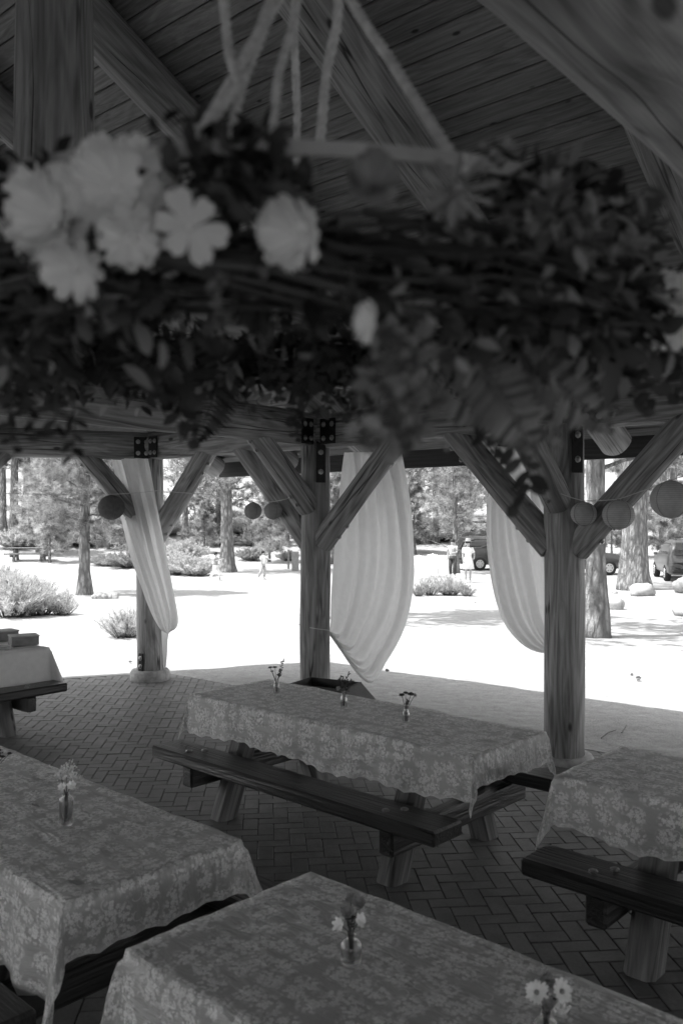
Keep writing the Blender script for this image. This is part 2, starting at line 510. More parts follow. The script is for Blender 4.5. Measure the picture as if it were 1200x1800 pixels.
def m_glass():
    t = NT('glass')
    g = t.n('ShaderNodeBsdfGlass'); g.inputs['IOR'].default_value = 1.45; g.inputs['Roughness'].default_value = .02
    g.inputs['Color'].default_value = (.93, .93, .93, 1)
    tp = t.n('ShaderNodeBsdfTransparent'); tp.inputs['Color'].default_value = (.9, .9, .9, 1)
    mx = t.n('ShaderNodeMixShader'); mx.inputs[0].default_value = .35
    t.set(mx.inputs[1], g.outputs[0]); t.set(mx.inputs[2], tp.outputs[0])
    return t.done(mx.outputs[0])
m_glass()

def m_paper(name, lo, hi):
    t = NT(name); c = t.coord()
    f = t.noise(c, 25, 3)
    sp = t.n('ShaderNodeSeparateXYZ'); t.set(sp.inputs[0], c)
    wv = t.math('SINE', t.math('MULTIPLY', sp.outputs[2], 420.0))
    g = t.grey(t.math('MULTIPLY', t.mapr(f, .3, .7, lo, hi), t.mapr(wv, -1, 1, .86, 1.06)))
    d = t.n('ShaderNodeBsdfDiffuse'); t.set(d.inputs['Color'], g)
    tr = t.n('ShaderNodeBsdfTranslucent'); t.set(tr.inputs['Color'], g)
    mx = t.n('ShaderNodeMixShader'); mx.inputs[0].default_value = .45; t.set(mx.inputs[1], d.outputs[0]); t.set(mx.inputs[2], tr.outputs[0])
    return t.done(mx.outputs[0])
m_paper('lantern_paper', .5, .6)
m_paper('lantern_mid', .42, .5)
m_paper('lantern_dark', .17, .23)
mat_plain('car_paint_dark', .05, .25, .6, .05, 3, .0)
mat_plain('car_paint_grey', .08, .28, .6, .05, 3, .0)
mat_plain('car_paint_white', .7, .3, .5, .05, 3, .0)
mat_plain('car_glass', .02, .08, .8, .05, 3, .0)
mat_plain('tyre', .02, .85, .2, .2, 20, .1)
mat_plain('rim', .5, .35, .6, .1, 20, .0, Metallic=.5)
mat_plain('lamp_red', .10, .3, .5, .1, 20, .0)
mat_plain('plate_white', .65, .5, .3, .05, 20, .0)
mat_plain('skin', .33, .6, .3, .06, 10, .0)
mat_plain('hair_dark', .02, .6, .3, .2, 40, .2)
mat_plain('cloth_white', .75, .9, .1, .06, 20, .1)
mat_plain('cloth_grey', .28, .9, .1, .15, 14, .1)
mat_plain('cloth_pattern', .40, .9, .1, .6, 26, .05)
mat_plain('cloth_dark', .06, .9, .1, .2, 14, .1)
def M(n): return MATS[n]

# ================================================================== ground
def ss(a, b, x):
    t = np.clip((x - a) / (b - a), 0, 1); return t * t * (3 - 2 * t)
def terrain(x, y):
    x = np.asarray(x, float); y = np.asarray(y, float)
    d = y + .12 * np.abs(x)
    z = -.5 * ss(13, 31, d)
    q = np.clip(d - 43, 0, 34)
    z = z + .0042 * q * q + .24 * np.clip(d - 77, 0, 400)
    z = z - .5 * ss(13, 40, -y)
    return z
def gz(x, y): return float(terrain(x, y))

RW_END = -.5
L_W, M_W, R_W, R2_W, R3_W = -8.76, -5.97, -3.18, -.575, 2.3
N0 = 6.67; RIDGE = 1.93; NB = 2 * RIDGE - N0
PL, PM, PR, PR2, PR3 = (P(w, N0) for w in (L_W, M_W, R_W, R2_W, R3_W))
D2 = Vector((-.94, -.342, 0)).normalized()            # direction of the angled end wall
M2 = Vector((-.342, .94, 0)).normalized()             # its outward normal
PL2 = PL + D2 * 2.79
PEND = PL + D2 * 5.47
def foot(x, y, off):
    """signed: positive inside the pavilion footprint grown by off"""
    n = x * NX + y * NY; w = x * WX + y * WY
    m = x * M2.x + y * M2.y
    mirror_n = 2 * RIDGE - n
    xm = w * WX + mirror_n * NX; ym = w * WY + mirror_n * NY
    m_b = xm * M2.x + ym * M2.y
    return min(N0 + off - n, n - (NB - off), (PL.dot(M2) + off) - m, (PL.dot(M2) + off) - m_b, (R3_W + .6 + off) - w)

def build_ground():
    xs = np.concatenate([-np.geomspace(250, 14, 34), np.arange(-13.5, 13.6, .16), np.geomspace(14, 250, 34)])
    ys = np.concatenate([-np.geomspace(80, 6, 14), np.arange(-5.5, 22, .16), np.geomspace(22.2, 420, 90)])
    X, Y = np.meshgrid(xs, ys, indexing='ij')
    Z = terrain(X, Y)
    for i in range(X.shape[0]):
        for j in range(X.shape[1]):
            x, y = X[i, j], Y[i, j]
            if abs(x) < 30 and -6 < y < 60:
                nz = noise.noise((x * .8, y * .8, 1.3)) * .022 + noise.noise((x * 2.6, y * 2.6, 5.1)) * .016
                f = foot(x, y, .43)
                if f > -.25: nz = nz * max(0, min(1, -f / .25)) - (.055 if f > .04 else 0)
                Z[i, j] += nz
    nu, nv = X.shape
    V = np.stack([X.ravel(), Y.ravel(), Z.ravel()], 1)
    idx = np.arange(nu * nv).reshape(nu, nv)
    Fc = np.stack([idx[:-1, :-1].ravel(), idx[1:, :-1].ravel(), idx[1:, 1:].ravel(), idx[:-1, 1:].ravel()], 1)
    g = link('ground', np_mesh(V, Fc, True), M('sand')); tag(g, kind='structure')
build_ground()

# ------------------------------------------------------------------ tables (needed early: which bricks they hide)
TT = Vector((.731, -.682, 0))            # long axis of the lace-covered tables
TABLES = {   # name: (centre x, y, rot)
    't1': (.057, 5.58), 't2': (-1.533, 3.872), 't3': (.521, 1.924), 't4': (2.187, 3.615)}
TROT = math.atan2(TT.y, TT.x)
def hidden_by_table(x, y):
    for cx, cy in TABLES.values():
        t = (CAMZ - .76) / CAMZ
        px, py = x * t - cx, y * t - cy
        a = px * TT.x + py * TT.y; b = -px * TT.y + py * TT.x
        if abs(a) < 1.3 and abs(b) < .42: return True
    return False

# ------------------------------------------------------------------ brick floor
def build_floor():
    bed = MB()
    # bed follows the footprint
    def outline(off, z):
        pts = []
        c = PL.dot(M2) + off
        # corner between the long wall and the angled wall
        def solve(n):   # point with given n and m == c
            a = np.array([[NX, NY], [M2.x, M2.y]]); s = np.linalg.solve(a, [n, c]); return Vector((s[0], s[1], z))
        A = solve(N0 + off)
        e = solve(RIDGE)
        w = A.x * WX + A.y * WY
        B = P(w, 2 * RIDGE - (N0 + off), z)
        return [A, e, B, P(R3_W + .6 + off, NB - off, z), P(R3_W + .6 + off, N0 + off, z)]
    lo, hi = outline(.40, -.03), outline(.40, -.012)
    vs = lo + hi; k = len(lo)
    fs = [tuple(range(k - 1, -1, -1)), tuple(range(k, 2 * k))] + [(i, (i + 1) % k, (i + 1) % k + k, i + k) for i in range(k)]
    floor = link('brick_floor', mesh(vs, fs), M('joint_sand'))
    tag(floor, kind='structure')
    # concrete edge band round it
    band = MB(); a, b = outline(.405, .004), outline(.53, .004); a0, b0 = outline(.405, -.08), outline(.53, -.08)
    for i in range(k):
        j = (i + 1) % k
        band.add([a[i], a[j], b[j], b[i]], [(0, 1, 2, 3)])
        band.add([b[i], b[j], b0[j], b0[i]], [(0, 1, 2, 3)])
        band.add([a[i], a[j], a0[j], a0[i]], [(3, 2, 1, 0)])
    band.build('edge_band', M('concrete'), floor)
    # herringbone
    s = .1; rot = R_(4.9); c, sn = math.cos(rot), math.sin(rot)
    bricks = []
    g = .0045
    for k1 in range(-140, 141):
        for m1 in range(-60, 60):
            ox, oy = (k1 + 4 * m1) * s, -k1 * s
            for (cx, cy, lx, ly) in ((ox + s, oy + s / 2, 2 * s, s), (ox + 2.5 * s, oy + s, s, 2 * s)):
                x, y = cx * c - cy * sn - 2.0, cx * sn + cy * c + 5.0
                if y < .5 or abs(x) > .45 * y + 1.0 or foot(x, y, .385) < 0: continue
                bricks.append((x, y, lx > ly))
    def score(b):
        x, y, h = b
        u = 600 + F * x / y; v = HOR + F * CAMZ / y
        if not (-10 < u < 1210 and v < 1815): return 0
        if hidden_by_table(x, y): return 0
        return 1.0 / y ** 3
    bricks.sort(key=score, reverse=True)
    def brick_mesh():
        return MB().box((0, 0, -.02), (2 * s - g, s - g, .04), bev=.0035).mesh()
    bm_ = brick_mesh(); bm_.materials.append(M('brick'))
    rr = random.Random(3)
    for x, y, h in bricks[:300]:
        o = bpy.data.objects.new('brick', bm_); COL.objects.link(o); o.parent = floor
        q = rr.random
        o.location = (x, y, (q() - .5) * .0035)
        o.rotation_euler = ((q() - .5) * .012, (q() - .5) * .012, rot + (0 if h else math.pi / 2) + (q() - .5) * .012)
    base = np.array([v.co[:] for v in bm_.vertices]); fl = [tuple(p.vertices) for p in bm_.polygons]
    V = []; Fs = []
    for x, y, h in bricks[300:]:
        a = rot + (0 if h else math.pi / 2) + (rr.random() - .5) * .012
        ca, sa = math.cos(a), math.sin(a)
        B = base.copy(); B[:, 0], B[:, 1] = base[:, 0] * ca - base[:, 1] * sa, base[:, 0] * sa + base[:, 1] * ca
        B += (x, y, (rr.random() - .5) * .0035)
        o = len(V); V += B.tolist(); Fs += [tuple(i + o for i in f) for f in fl]
    o = link('brick_field', mesh(V, Fs), M('brick_far'), floor); o['kind'] = 'stuff'
build_floor()

# ================================================================== pavilion
pav = empty('pavilion', P(-2, RIDGE))
tag(pav, 'open log picnic pavilion with peeled log posts, braces, beams and planked ceiling', 'pavilion')

def log_mesh(r0, r1, length, seed=0, seg=22, flat=0.0, wob=.012, chamf=.012):
    rr = random.Random(seed); off = rr.random() * 50
    nr = max(6, int(length / .16)) + 1
    zs = [chamf + (length - 2 * chamf) * i / (nr - 1) for i in range(nr)]
    vs = []; fs = []
    rings = [(0.0, -.014)] + [(z, 0) for z in zs] + [(length, -.014)]
    for z, dr in rings:
        t = z / length; r = r0 + (r1 - r0) * t
        wx = noise.noise((off, z * .5, 1)) * wob; wy = noise.noise((off, z * .5, 9)) * wob
        for k in range(seg):
            a = 2 * math.pi * k / seg
            q = r + dr + noise.noise((math.cos(a) * 1.3 + off, math.sin(a) * 1.3, z * .7)) * .014 + noise.noise((math.cos(a) * 3.5 + off, math.sin(a) * 3.5, z * 1.9)) * .005
            x, y = q * math.cos(a), q * math.sin(a)
            if flat:
                x = max(-flat, min(flat, x))
            vs.append((x + wx, y + wy, z))
    n = len(rings)
    for i in range(n - 1):
        for k in range(seg):
            a = i * seg + k; b = i * seg + (k + 1) % seg
            fs.append((a, b, b + seg, a + seg))
    fs.append(tuple(range(seg - 1, -1, -1))); fs.append(tuple(range((n - 1) * seg, n * seg)))
    me = mesh(vs, fs, True)
    me.polygons[len(fs) - 1].use_smooth = False; me.polygons[len(fs) - 2].use_smooth = False
    return me

SEED = [100]
def log(name, p0, p1, r0, r1=None, parent=pav, flat=0.0, roll=0.0, mat='log_wood', wob=.012):
    SEED[0] += 1
    p0, p1 = Vector(p0), Vector(p1)
    return link(name, log_mesh(r0, r1 or r0, (p1 - p0).length, SEED[0], flat=flat, wob=wob), M(mat), parent, axis_matrix(p0, p1, roll), True)

BZ = 2.93      # beam axis height
BR = .175
def bolt(p, nrm, parent, r=.017):
    b = MB(); b.lathe([(r * 1.7, 0), (r * 1.7, .004), (r, .005), (r, .016), (r * .6, .02)], seg=8)
    return b.build('bolt', M('bolt_steel'), parent, False, axis_matrix(p, Vector(p) + Vector(nrm)), True)

def plate(c, nrm, wid, hgt, bolts, parent=pav):
    """steel plate centred at c facing nrm"""
    nrm = Vector(nrm).normalized(); side = Vector((0, 0, 1)).cross(nrm).normalized()
    Mx = Matrix((side, Vector((0, 0, 1)), nrm)).transposed().to_4x4(); Mx.translation = c
    o = MB().box((0, 0, 0), (wid, hgt, .012), bev=.002).build('steel_plate', M('steel'), parent, False, Mx, True)
    for bx, bz in bolts:
        bolt(Vector(c) + side * bx + Vector((0, 0, bz)) + nrm * .006, nrm, o)
    return o

W3 = Vector((WX, WY, 0)); N3 = Vector((NX, NY, 0))
def post(p, r, dirs, base=.13, brace_r=.125, r_top=None):
    b = Vector((p.x, p.y, 0))
    log('post', b + Vector((0, 0, base - .03)), b + Vector((0, 0, 2.80)), r, r_top or r * .96)
    if base:
        MB().lathe([(.245, -.05), (.245, base - .03), (.225, base), (.16, base + .002)], (0, 0, 0), 28).build('post_footing', M('concrete'), pav, True, Matrix.Translation(b), True)
    for d, lo, hi, s1 in dirs:
        d = Vector(d)
        p0 = b + d * (r * .55) + Vector((0, 0, lo)); p1 = b + d * s1 + Vector((0, 0, hi))
        o = log('brace', p0, p1, brace_r, brace_r * .95, flat=.115)
        ax = (p1 - p0).normalized(); sd = ax.cross(Vector((0, 0, 1))).normalized(); dn = sd.cross(ax).normalized()
        if dn.z > 0: dn = -dn
        for f_ in (.14, .24, .80, .9):
            bolt(p0 + (p1 - p0) * f_ + dn * .124, dn, o)

SIDE = (1.76, 2.86, 1.12)
INW = (2.14, 2.93, .95)
post(PR, .172, [(-W3, *SIDE), (W3, *SIDE), (-N3, *INW)], base=.05)
post(PM, .160, [(-W3, *SIDE), (W3, *SIDE), (-N3, *INW)])
post(PL, .167, [(W3, *SIDE), (D2, 1.98, 2.84, .80)])
post(PL2, .165, [(-D2, *SIDE), (D2, *SIDE)])
post(PR2, .17, [(-W3, *SIDE), (W3, *SIDE), (-N3, *INW)])
for w in (M_W, R_W, R2_W):
    post(P(w, NB), .17, [(N3, *INW)])

UP = Vector((0, 0, 1))
for a, b in ((PL, PM), (PM, PR), (PR, PR2), (PR2, PR3)):
    d = (b - a).normalized()
    log('beam', a + UP * BZ - d * (.0), b + UP * BZ, BR, BR * .97)
log('beam', PL + UP * BZ - D2 * .1, PL2 + UP * BZ, BR * .97, BR)
log('beam', PL2 + UP * BZ, PEND + UP * BZ, BR, BR)
for w in (M_W, R_W, R2_W):
    log('beam', P(w, N0 - .05, BZ + .012), P(w, NB - .2, BZ + .012), BR * .98, BR * 1.03)
log('beam', P(M_W - 2.9, NB, BZ), P(R3_W, NB, BZ), BR)
for w in (M_W, R_W, R2_W):
    log('king_post', P(w, RIDGE, BZ + .1), P(w, RIDGE, 5.5), .157, .15)
log('ridge_beam', P(M_W - .3, RIDGE, 5.42), P(RW_END + .3, RIDGE, 5.42), .17)

def zax(n): return 3.27 + .5 * (N0 - n)          # rafter axis height
for w in (M_W, -4.575, R_W, -1.74, -.39, 1.0):
    log('rafter', P(w, 7.76, zax(7.76)), P(w, RIDGE, zax(RIDGE)), .145, .155, roll=w)
log('rafter', P(-7.365, 7.76, zax(7.76)), P(-7.365, 4.2, zax(4.2)), .145)
log('rafter', P(L_W, 7.8, zax(7.8)), P(L_W, 6.5, zax(6.5)), .145)
log('hip_rafter', PL + UP * 3.27, P(M_W, RIDGE, zax(RIDGE)), .15)

# ceiling boards on the long slope
def zdeck(n): return zax(n) + .155
def hipw(n): return M_W - (n - RIDGE) * .585

def hipw2(n): return RW_END + (n - RIDGE) * .585
SLU = Vector((-NX * .8944, -NY * .8944, .4472))   # up the slope
SLN = W3.cross(SLU)
if SLN.z < 0: SLN = -SLN
BM = Matrix((W3, SLU, SLN)).transposed()
bw_ = .142
rr = random.Random(5)
n = 7.94
k = 0
while n - bw_ * .8944 > RIDGE - .02:
    nc = n - bw_ * .8944 / 2
    s_ = np.linalg.solve(np.array([[NX, NY], [M2.x, M2.y]]), [nc, PL.dot(M2) + .8])
    a, b = max(hipw(nc), s_[0] * WX + s_[1] * WY), hipw2(nc)
    cuts = [a]
    j = rr.choice([(M_W + R_W) / 2, R_W, (R_W + R2_W) / 2, R2_W, M_W])
    cuts += [j, b]
    for i in range(len(cuts) - 1):
        wa, wb = cuts[i], cuts[i + 1]
        if wb - wa < .2: continue
        c = P((wa + wb) / 2, nc, zdeck(nc)) + SLN * .014
        Mx = BM.to_4x4(); Mx.translation = c
        MB().box((0, 0, (rr.random() - .5) * .002), (wb - wa - .005, bw_ - .008, .026), bev=.0075).build('ceiling_board', M('plank_wood'), pav, False, Mx, True)
    n -= bw_ * .8944
# roof covering over all slopes
def roof_slab():
    def zt(n): return zdeck(n) + .05
    E = 7.98
    off = E - N0
    def solve(nv, extra):
        a = np.array([[NX, NY], [M2.x, M2.y]]); s = np.linalg.solve(a, [nv, PL.dot(M2) + extra]); return s
    C = P(M_W, RIDGE); C2 = P(RW_END, RIDGE)
    zc = zt(RIDGE)
    ze = zt(E)
    OV = .8                                   # the angled end has a shorter overhang
    zh = zt(N0 + OV)
    def mirror(p): return P(p.dot(W3), 2 * RIDGE - p.dot(N3))
    A = solve(E, OV); A = Vector((A[0], A[1], 0))
    H = solve(N0 + OV, OV); H = Vector((H[0], H[1], 0))
    ew = solve(RIDGE, OV); ew = Vector((ew[0], ew[1], 0))
    wR = RW_END + (E - RIDGE) * .585
    A2 = P(wR, E)
    e2 = P(RW_END + (E - RIDGE) / math.sin(R_(60)), RIDGE)
    pts = [A, H, ew, mirror(H), mirror(A), mirror(A2), e2, A2]
    zz = [ze, zh, zh, zh, ze, ze, ze, ze]
    top = [Vector((p.x, p.y, z)) for p, z in zip(pts, zz)] + [Vector((C.x, C.y, zc)), Vector((C2.x, C2.y, zc))]
    fs = [(0, 7, 9, 8, 1), (1, 8, 2), (2, 8, 3), (3, 8, 9, 5, 4), (5, 9, 6), (6, 9, 7)]
    th = .07
    vs = [v for v in top] + [v + UP * th for v in top]
    F2 = [f for f in fs] + [tuple(i + 10 for i in reversed(f)) for f in fs] + [(i, (i + 1) % 8, (i + 1) % 8 + 10, i + 10) for i in range(8)]
    link('roof_covering', mesh(vs, F2), M('roof_shingle'), pav, Matrix.Identity(4), True)
    # fascia boards round the eaves
    for i in (1, 2, 4, 5, 6, 7):
        p, q = pts[i], pts[(i + 1) % 8]
        d = (q - p).normalized(); nrm = Vector((d.y, -d.x, 0))
        mid = (p + q) / 2
        if nrm.dot(mid - C) > 0: nrm = -nrm
        Mx = Matrix((d, nrm, UP)).transposed()
        if Mx.determinant() < 0: Mx = Matrix((-d, nrm, UP)).transposed()
        Mx = Mx.to_4x4(); Mx.translation = mid + nrm * .03 + UP * (zz[i] - .10)
        MB().box((0, 0, 0), ((q - p).length - .08, .04, .25), bev=.004).build('fascia_board', M('fascia_wood'), pav, False, Mx, True)
roof_slab()

# steel brackets in the inner corners where beams meet the posts
for pt, w in ((PM, M_W), (PR, R_W), (PR2, R2_W)):
    x = BR + .012
    c = P(w + x, N0 - .33, BZ - .03)
    plate(c, W3, .17, .26, [(-.04, .07), (-.04, -.07), (.045, .07), (.045, -.07)])
    c = P(w + .33, N0 - x, BZ - .03)
    plate(c, -N3, .20, .26, [(-.05, .07), (-.05, -.07), (.06, .07), (.06, -.07)])
    c = P(w + .165, N0 - .105, 2.60)
    plate(c, (W3 - N3 * .6), .10, .42, [(0, .1), (0, -.1)])
cL = PL + (W3 * .3 - N3 * (BR + .012)) + UP * (BZ - .03)
plate(cL, -N3, .16, .26, [(-.04, .07), (-.04, -.07), (.04, .07), (.04, -.07)])
cL = PL + D2 * .12 - M2 * (BR + .012) + UP * (BZ - .03)
plate(cL, -M2, .20, .26, [(-.05, .07), (-.05, -.07), (.05, .07), (.05, -.07)])
dL = (W3 * .55 - N3).normalized()
plate(PL + dL * .168 + UP * 2.62, dL, .11, .40, [(0, .11), (0, -.08)])
dL = Vector((-.55, -1, 0)).normalized()
plate(PL + dL * .172 + UP * .22, dL, .07, .26, [(0, .07), (0, -.03)])


# ================================================================== picnic tables
def table_parts():
    """meshes of one heavy timber picnic table, long axis on local X, standing on z = 0"""
    parts = []
    rr = random.Random(21)
    bwid = .146
    for i in range(5):
        y = (i - 2) * (bwid + .006)
        parts.append(('tabletop_board', MB().box((0, 0, 0), (2.42 + rr.random() * .02, bwid, .048), bev=.006).mesh(), 'top_wood', Matrix.Translation((0, y, .726))))
    for s in (-1, 1):
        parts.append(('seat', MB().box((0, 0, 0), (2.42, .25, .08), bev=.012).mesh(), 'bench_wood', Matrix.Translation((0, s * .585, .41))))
    for t in (-1, 1):
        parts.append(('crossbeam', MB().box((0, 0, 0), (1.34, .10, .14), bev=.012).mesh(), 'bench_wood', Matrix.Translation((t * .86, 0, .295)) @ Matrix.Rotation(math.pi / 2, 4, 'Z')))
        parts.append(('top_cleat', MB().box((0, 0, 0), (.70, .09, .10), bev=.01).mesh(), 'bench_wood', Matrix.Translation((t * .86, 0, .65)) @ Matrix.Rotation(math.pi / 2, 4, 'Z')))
        for s in (-1, 1):
            p0 = Vector((t * .735, s * .46, -.01)); p1 = Vector((t * .735, s * .20, .69))
            Mx = axis_matrix(p0, p1)
            d = p1 - p0
            q = Matrix((Vector((1, 0, 0)), Vector((0, d.z, -d.y)).normalized(), d.normalized())).transposed()
            Mx = q.to_4x4(); Mx.translation = p0
            bm = MB().box((0, 0, d.length / 2), (.145, .155, d.length), bev=.03)
            # cut the foot level with the floor
            vs = []
            for v in bm.v:
                v = Vector(v)
                if v.z < .1:
                    g = q @ v + p0
                    v.z += (0.0 - g.z) / q[2][2]
                vs.append(v)
            bm.v = vs
            parts.append(('leg', bm.mesh(), 'leg_wood', Mx))
            b = MB().lathe([(.022, 0), (.022, .006), (.013, .012)], seg=8)
            for dx in (-.03, .03):
                parts.append(('bolt', b.mesh(), 'bolt_steel', Matrix.Translation((t * .86 + dx, s * .585 + dx * 1.4, .45))))
    for nm, me, mt, mx in parts: me.materials.append(M(mt))
    return parts
TP = table_parts()
def picnic_table(x, y, rot, label, group=None, z=0.0, mats=None):
    root = empty('picnic_table', (x, y, z), rot)
    tag(root, label, 'picnic table', group)
    for nm, me, mt, mx in TP:
        link(nm, me, None, root, mx)
    return root
picnic_table(*TABLES['t1'], TROT, 'dark timber picnic table in mid-floor with three small vases on its lace cloth')
picnic_table(*TABLES['t2'], TROT, 'dark timber picnic table at left front with a cut-glass bottle on its lace cloth')
picnic_table(*TABLES['t3'], TROT, 'nearest dark timber picnic table at the bottom with a squat round vase on its lace')
picnic_table(*TABLES['t4'], TROT, 'dark timber picnic table cut off by the right edge beside the nearest post')
T5C = (-3.93, 7.68); T5R = math.atan2(NY, NX)
picnic_table(*T5C, T5R, 'dark timber picnic table at far left under a plain white cloth with boxes')

# ------------------------------------------------------------------ table cloths
def cloth_mesh(hl, hw, dl, dr, df, dn, seed, step=.026, fold=.016, scallop=.07, wrinkle=.009, thick=False, corner=.26):
    """drops: left end, right end, far side (+y), near side (-y)"""
    def axis(h, a, b):
        inner = np.linspace(-h, h, int(2 * h / (step * 1.4)) + 1)
        lo = -h - np.linspace(a, 0, max(4, int(a / step)) + 1)[:-1] if a > 0 else np.array([])
        hi = h + np.linspace(0, b, max(4, int(b / step)) + 1)[1:] if b > 0 else np.array([])
        return np.concatenate([lo, inner, hi])
    A = axis(hl, dl, dr); B = axis(hw, dn, df)
    V = []; UV = []; E = []
    s = seed * 7.7
    for a in A:
        for b in B:
            ea = max(0, abs(a) - hl); eb = max(0, abs(b) - hw)
            sa = 1 if a > 0 else -1; sb = 1 if b > 0 else -1
            da = dr if a > 0 else dl; db = df if b > 0 else dn
            edge = max(ea / da if da else 0, eb / db if db else 0)
            x = max(-hl, min(hl, a)); y = max(-hw, min(hw, b)); z = 0.0
            along = b if ea > 0 else a
            if ea > 0 or eb > 0:
                sc = 1 - scallop * (edge ** 5) * abs(math.sin(math.pi * along / .13))
                sc *= 1 + .16 * edge * noise.noise((along * 2.2, s, 3))
                ea *= sc; eb *= sc
            if ea > 0 and eb > 0:
                r = math.hypot(ea, eb); th = math.atan2(eb, ea)
                h = corner * r * math.sin(2 * th) ** 1.0
                h *= 1 + .35 * noise.noise((s, r * 6, th))
                tw = .35 * math.sin(2 * th * 2) * r * .35
                ox, oy = math.cos(R_(45)), math.sin(R_(45))
                x += sa * (.008 + h * ox + tw * .5 + .05 * r * math.cos(th)); y += sb * (.008 + h * oy - tw * .5 + .05 * r * math.sin(th))
                z = -math.sqrt(max(r * r - (h * .95) ** 2, (r * .5) ** 2))
            elif ea > 0 or eb > 0:
                e = ea + eb
                out = .010 * (1 - math.exp(-e / .012)) + .05 * e
                ph = along * 2 * math.pi / .31 + 3 * noise.noise((along * 1.1, s, 7))
                out += fold * (e / .3) * (.6 + math.sin(ph)) * (.7 + .6 * noise.noise((along * .9, s, 1)))
                out = max(out, .006)
                if ea > 0: x += sa * out
                else: y += sb * out
                z = -e * .985
            if z == 0:
                z = wrinkle * (noise.noise((a * 3 + s, b * 11, 0)) + .6 * noise.noise((a * 9 + s, b * 24, 4)) + .3)
                edge = 0
            V.append((x, y, z)); UV.append((a + s, b + s)); E.append(min(1, edge))
    na, nb = len(A), len(B)
    idx = np.arange(na * nb).reshape(na, nb)
    Fc = np.stack([idx[:-1, :-1].ravel(), idx[1:, :-1].ravel(), idx[1:, 1:].ravel(), idx[:-1, 1:].ravel()], 1)
    me = np_mesh(V, Fc, True)
    uvl = me.uv_layers.new(name='UVMap')
    li = np.zeros(len(me.loops), dtype=np.int32); me.loops.foreach_get('vertex_index', li)
    uvl.data.foreach_set('uv', np.asarray(UV, dtype=np.float32)[li].ravel())
    at_ = me.attributes.new('edge', 'FLOAT', 'POINT'); at_.data.foreach_set('value', np.asarray(E, dtype=np.float32))
    return me
TOPZ = .754
def cloth(pos, rot, label, mat, *args, **kw):
    o = link('tablecloth', cloth_mesh(*args, **kw), M(mat), None, Matrix.Translation((pos[0], pos[1], TOPZ)) @ Matrix.Rotation(rot, 4, 'Z'))
    return tag(o, label, 'tablecloth')
LG = 'lace cloths'
for o in (
    cloth(TABLES['t1'], TROT, 'sheer floral lace cloth on the mid-floor table with three vases', 'lace', 1.215, .378, .26, .17, .25, .27, 1, corner=.15),
    cloth(TABLES['t2'], TROT, 'sheer floral lace cloth under the cut-glass bottle at left', 'lace', 1.215, .378, .3, .19, .24, .37, 2, fold=.024),
    cloth(TABLES['t3'], TROT, 'sheer floral lace cloth under the squat round vase at the bottom', 'lace', 1.215, .378, .30, .25, .2, .32, 3, wrinkle=.006),
    cloth(TABLES['t4'], TROT, 'sheer floral lace cloth on the table cut off by the right edge', 'lace', 1.215, .378, .27, .2, .25, .26, 4, corner=.18)):
    o['group'] = LG
cl5 = cloth(T5C, T5R, 'plain opaque white cloth hanging to the bench on the far left table', 'white_cloth', 1.215, .378, .30, .30, .35, .35, 5, scallop=0, fold=.01, corner=.3)

# ------------------------------------------------------------------ vases and bouquets
def on_top(u, v, z=TOPZ + .004):
    Y = F * (CAMZ - z) / (v - HOR)
    return Vector(((u - 600) / F * Y, Y, z))
def vase(p, label, prof, ribs=False, seg=24):
    """thin glass wall: outer then inner profile, with water inside"""
    b = MB(); t = .0035
    outer = list(prof); inner = [(max(r - t, .004), z if i else z + .006) for i, (r, z) in enumerate(prof)]
    full = [(.001, 0)] + outer + inner[::-1] + [(.001, .006)]
    b.lathe(full, (0, 0, 0), seg, True, True)
    if ribs:
        vs = []
        for v in b.v:
            x, y, z = v; r = math.hypot(x, y)
            if r > .018 and .006 < z < prof[-3][1]:
                a = math.atan2(y, x)
                q = 1 + .035 * abs(math.sin(a * 6 + z * 160)) + .035 * abs(math.sin(a * 6 - z * 160))
                x *= q; y *= q
            vs.append((x, y, z))
        b.v = vs
    o = b.build('glass_vase', M('glass'), None, True, Matrix.Translation(p))
    return tag(o, label, 'vase')

def petal_disc(b, c, nrm, r, n, layers=1, wid=.35, cup=.25, inner=.12, rr=RNG):
    """flower head of flat pointed petals round c facing nrm"""
    nrm = Vector(nrm).normalized(); u = nrm.orthogonal().normalized(); w = nrm.cross(u); c = Vector(c)
    for l in range(layers):
        rl = r * (1 - .24 * l); cu = cup + .35 * l
        for k in range(n):
            a = 2 * math.pi * (k + .5 * l) / n + rr.uniform(-.12, .12)
            d = u * math.cos(a) + w * math.sin(a); s = nrm.cross(d)
            L = rl * rr.uniform(.86, 1.08); h = cu * L
            ww = wid * L
            pts = [c + d * inner * r + s * ww * .25, c + d * inner * r - s * ww * .25,
                   c + d * L * .6 - s * ww * .55 + nrm * h * .55, c + d * L * .6 + s * ww * .55 + nrm * h * .55,
                   c + d * L * .97 - s * ww * .25 + nrm * h, c + d * L * .97 + s * ww * .25 + nrm * h, c + d * L * .9 + nrm * h * .9]
            b.add(pts, [(0, 1, 2, 3), (3, 2, 4, 6), (3, 6, 5)])
def ball(b, c, r, seg=8, sq=1.0):
    prof = [(r * math.sin(math.pi * i / 5) + 1e-5, -r * sq * math.cos(math.pi * i / 5)) for i in range(6)]
    b.lathe(prof, c, seg, False, False)
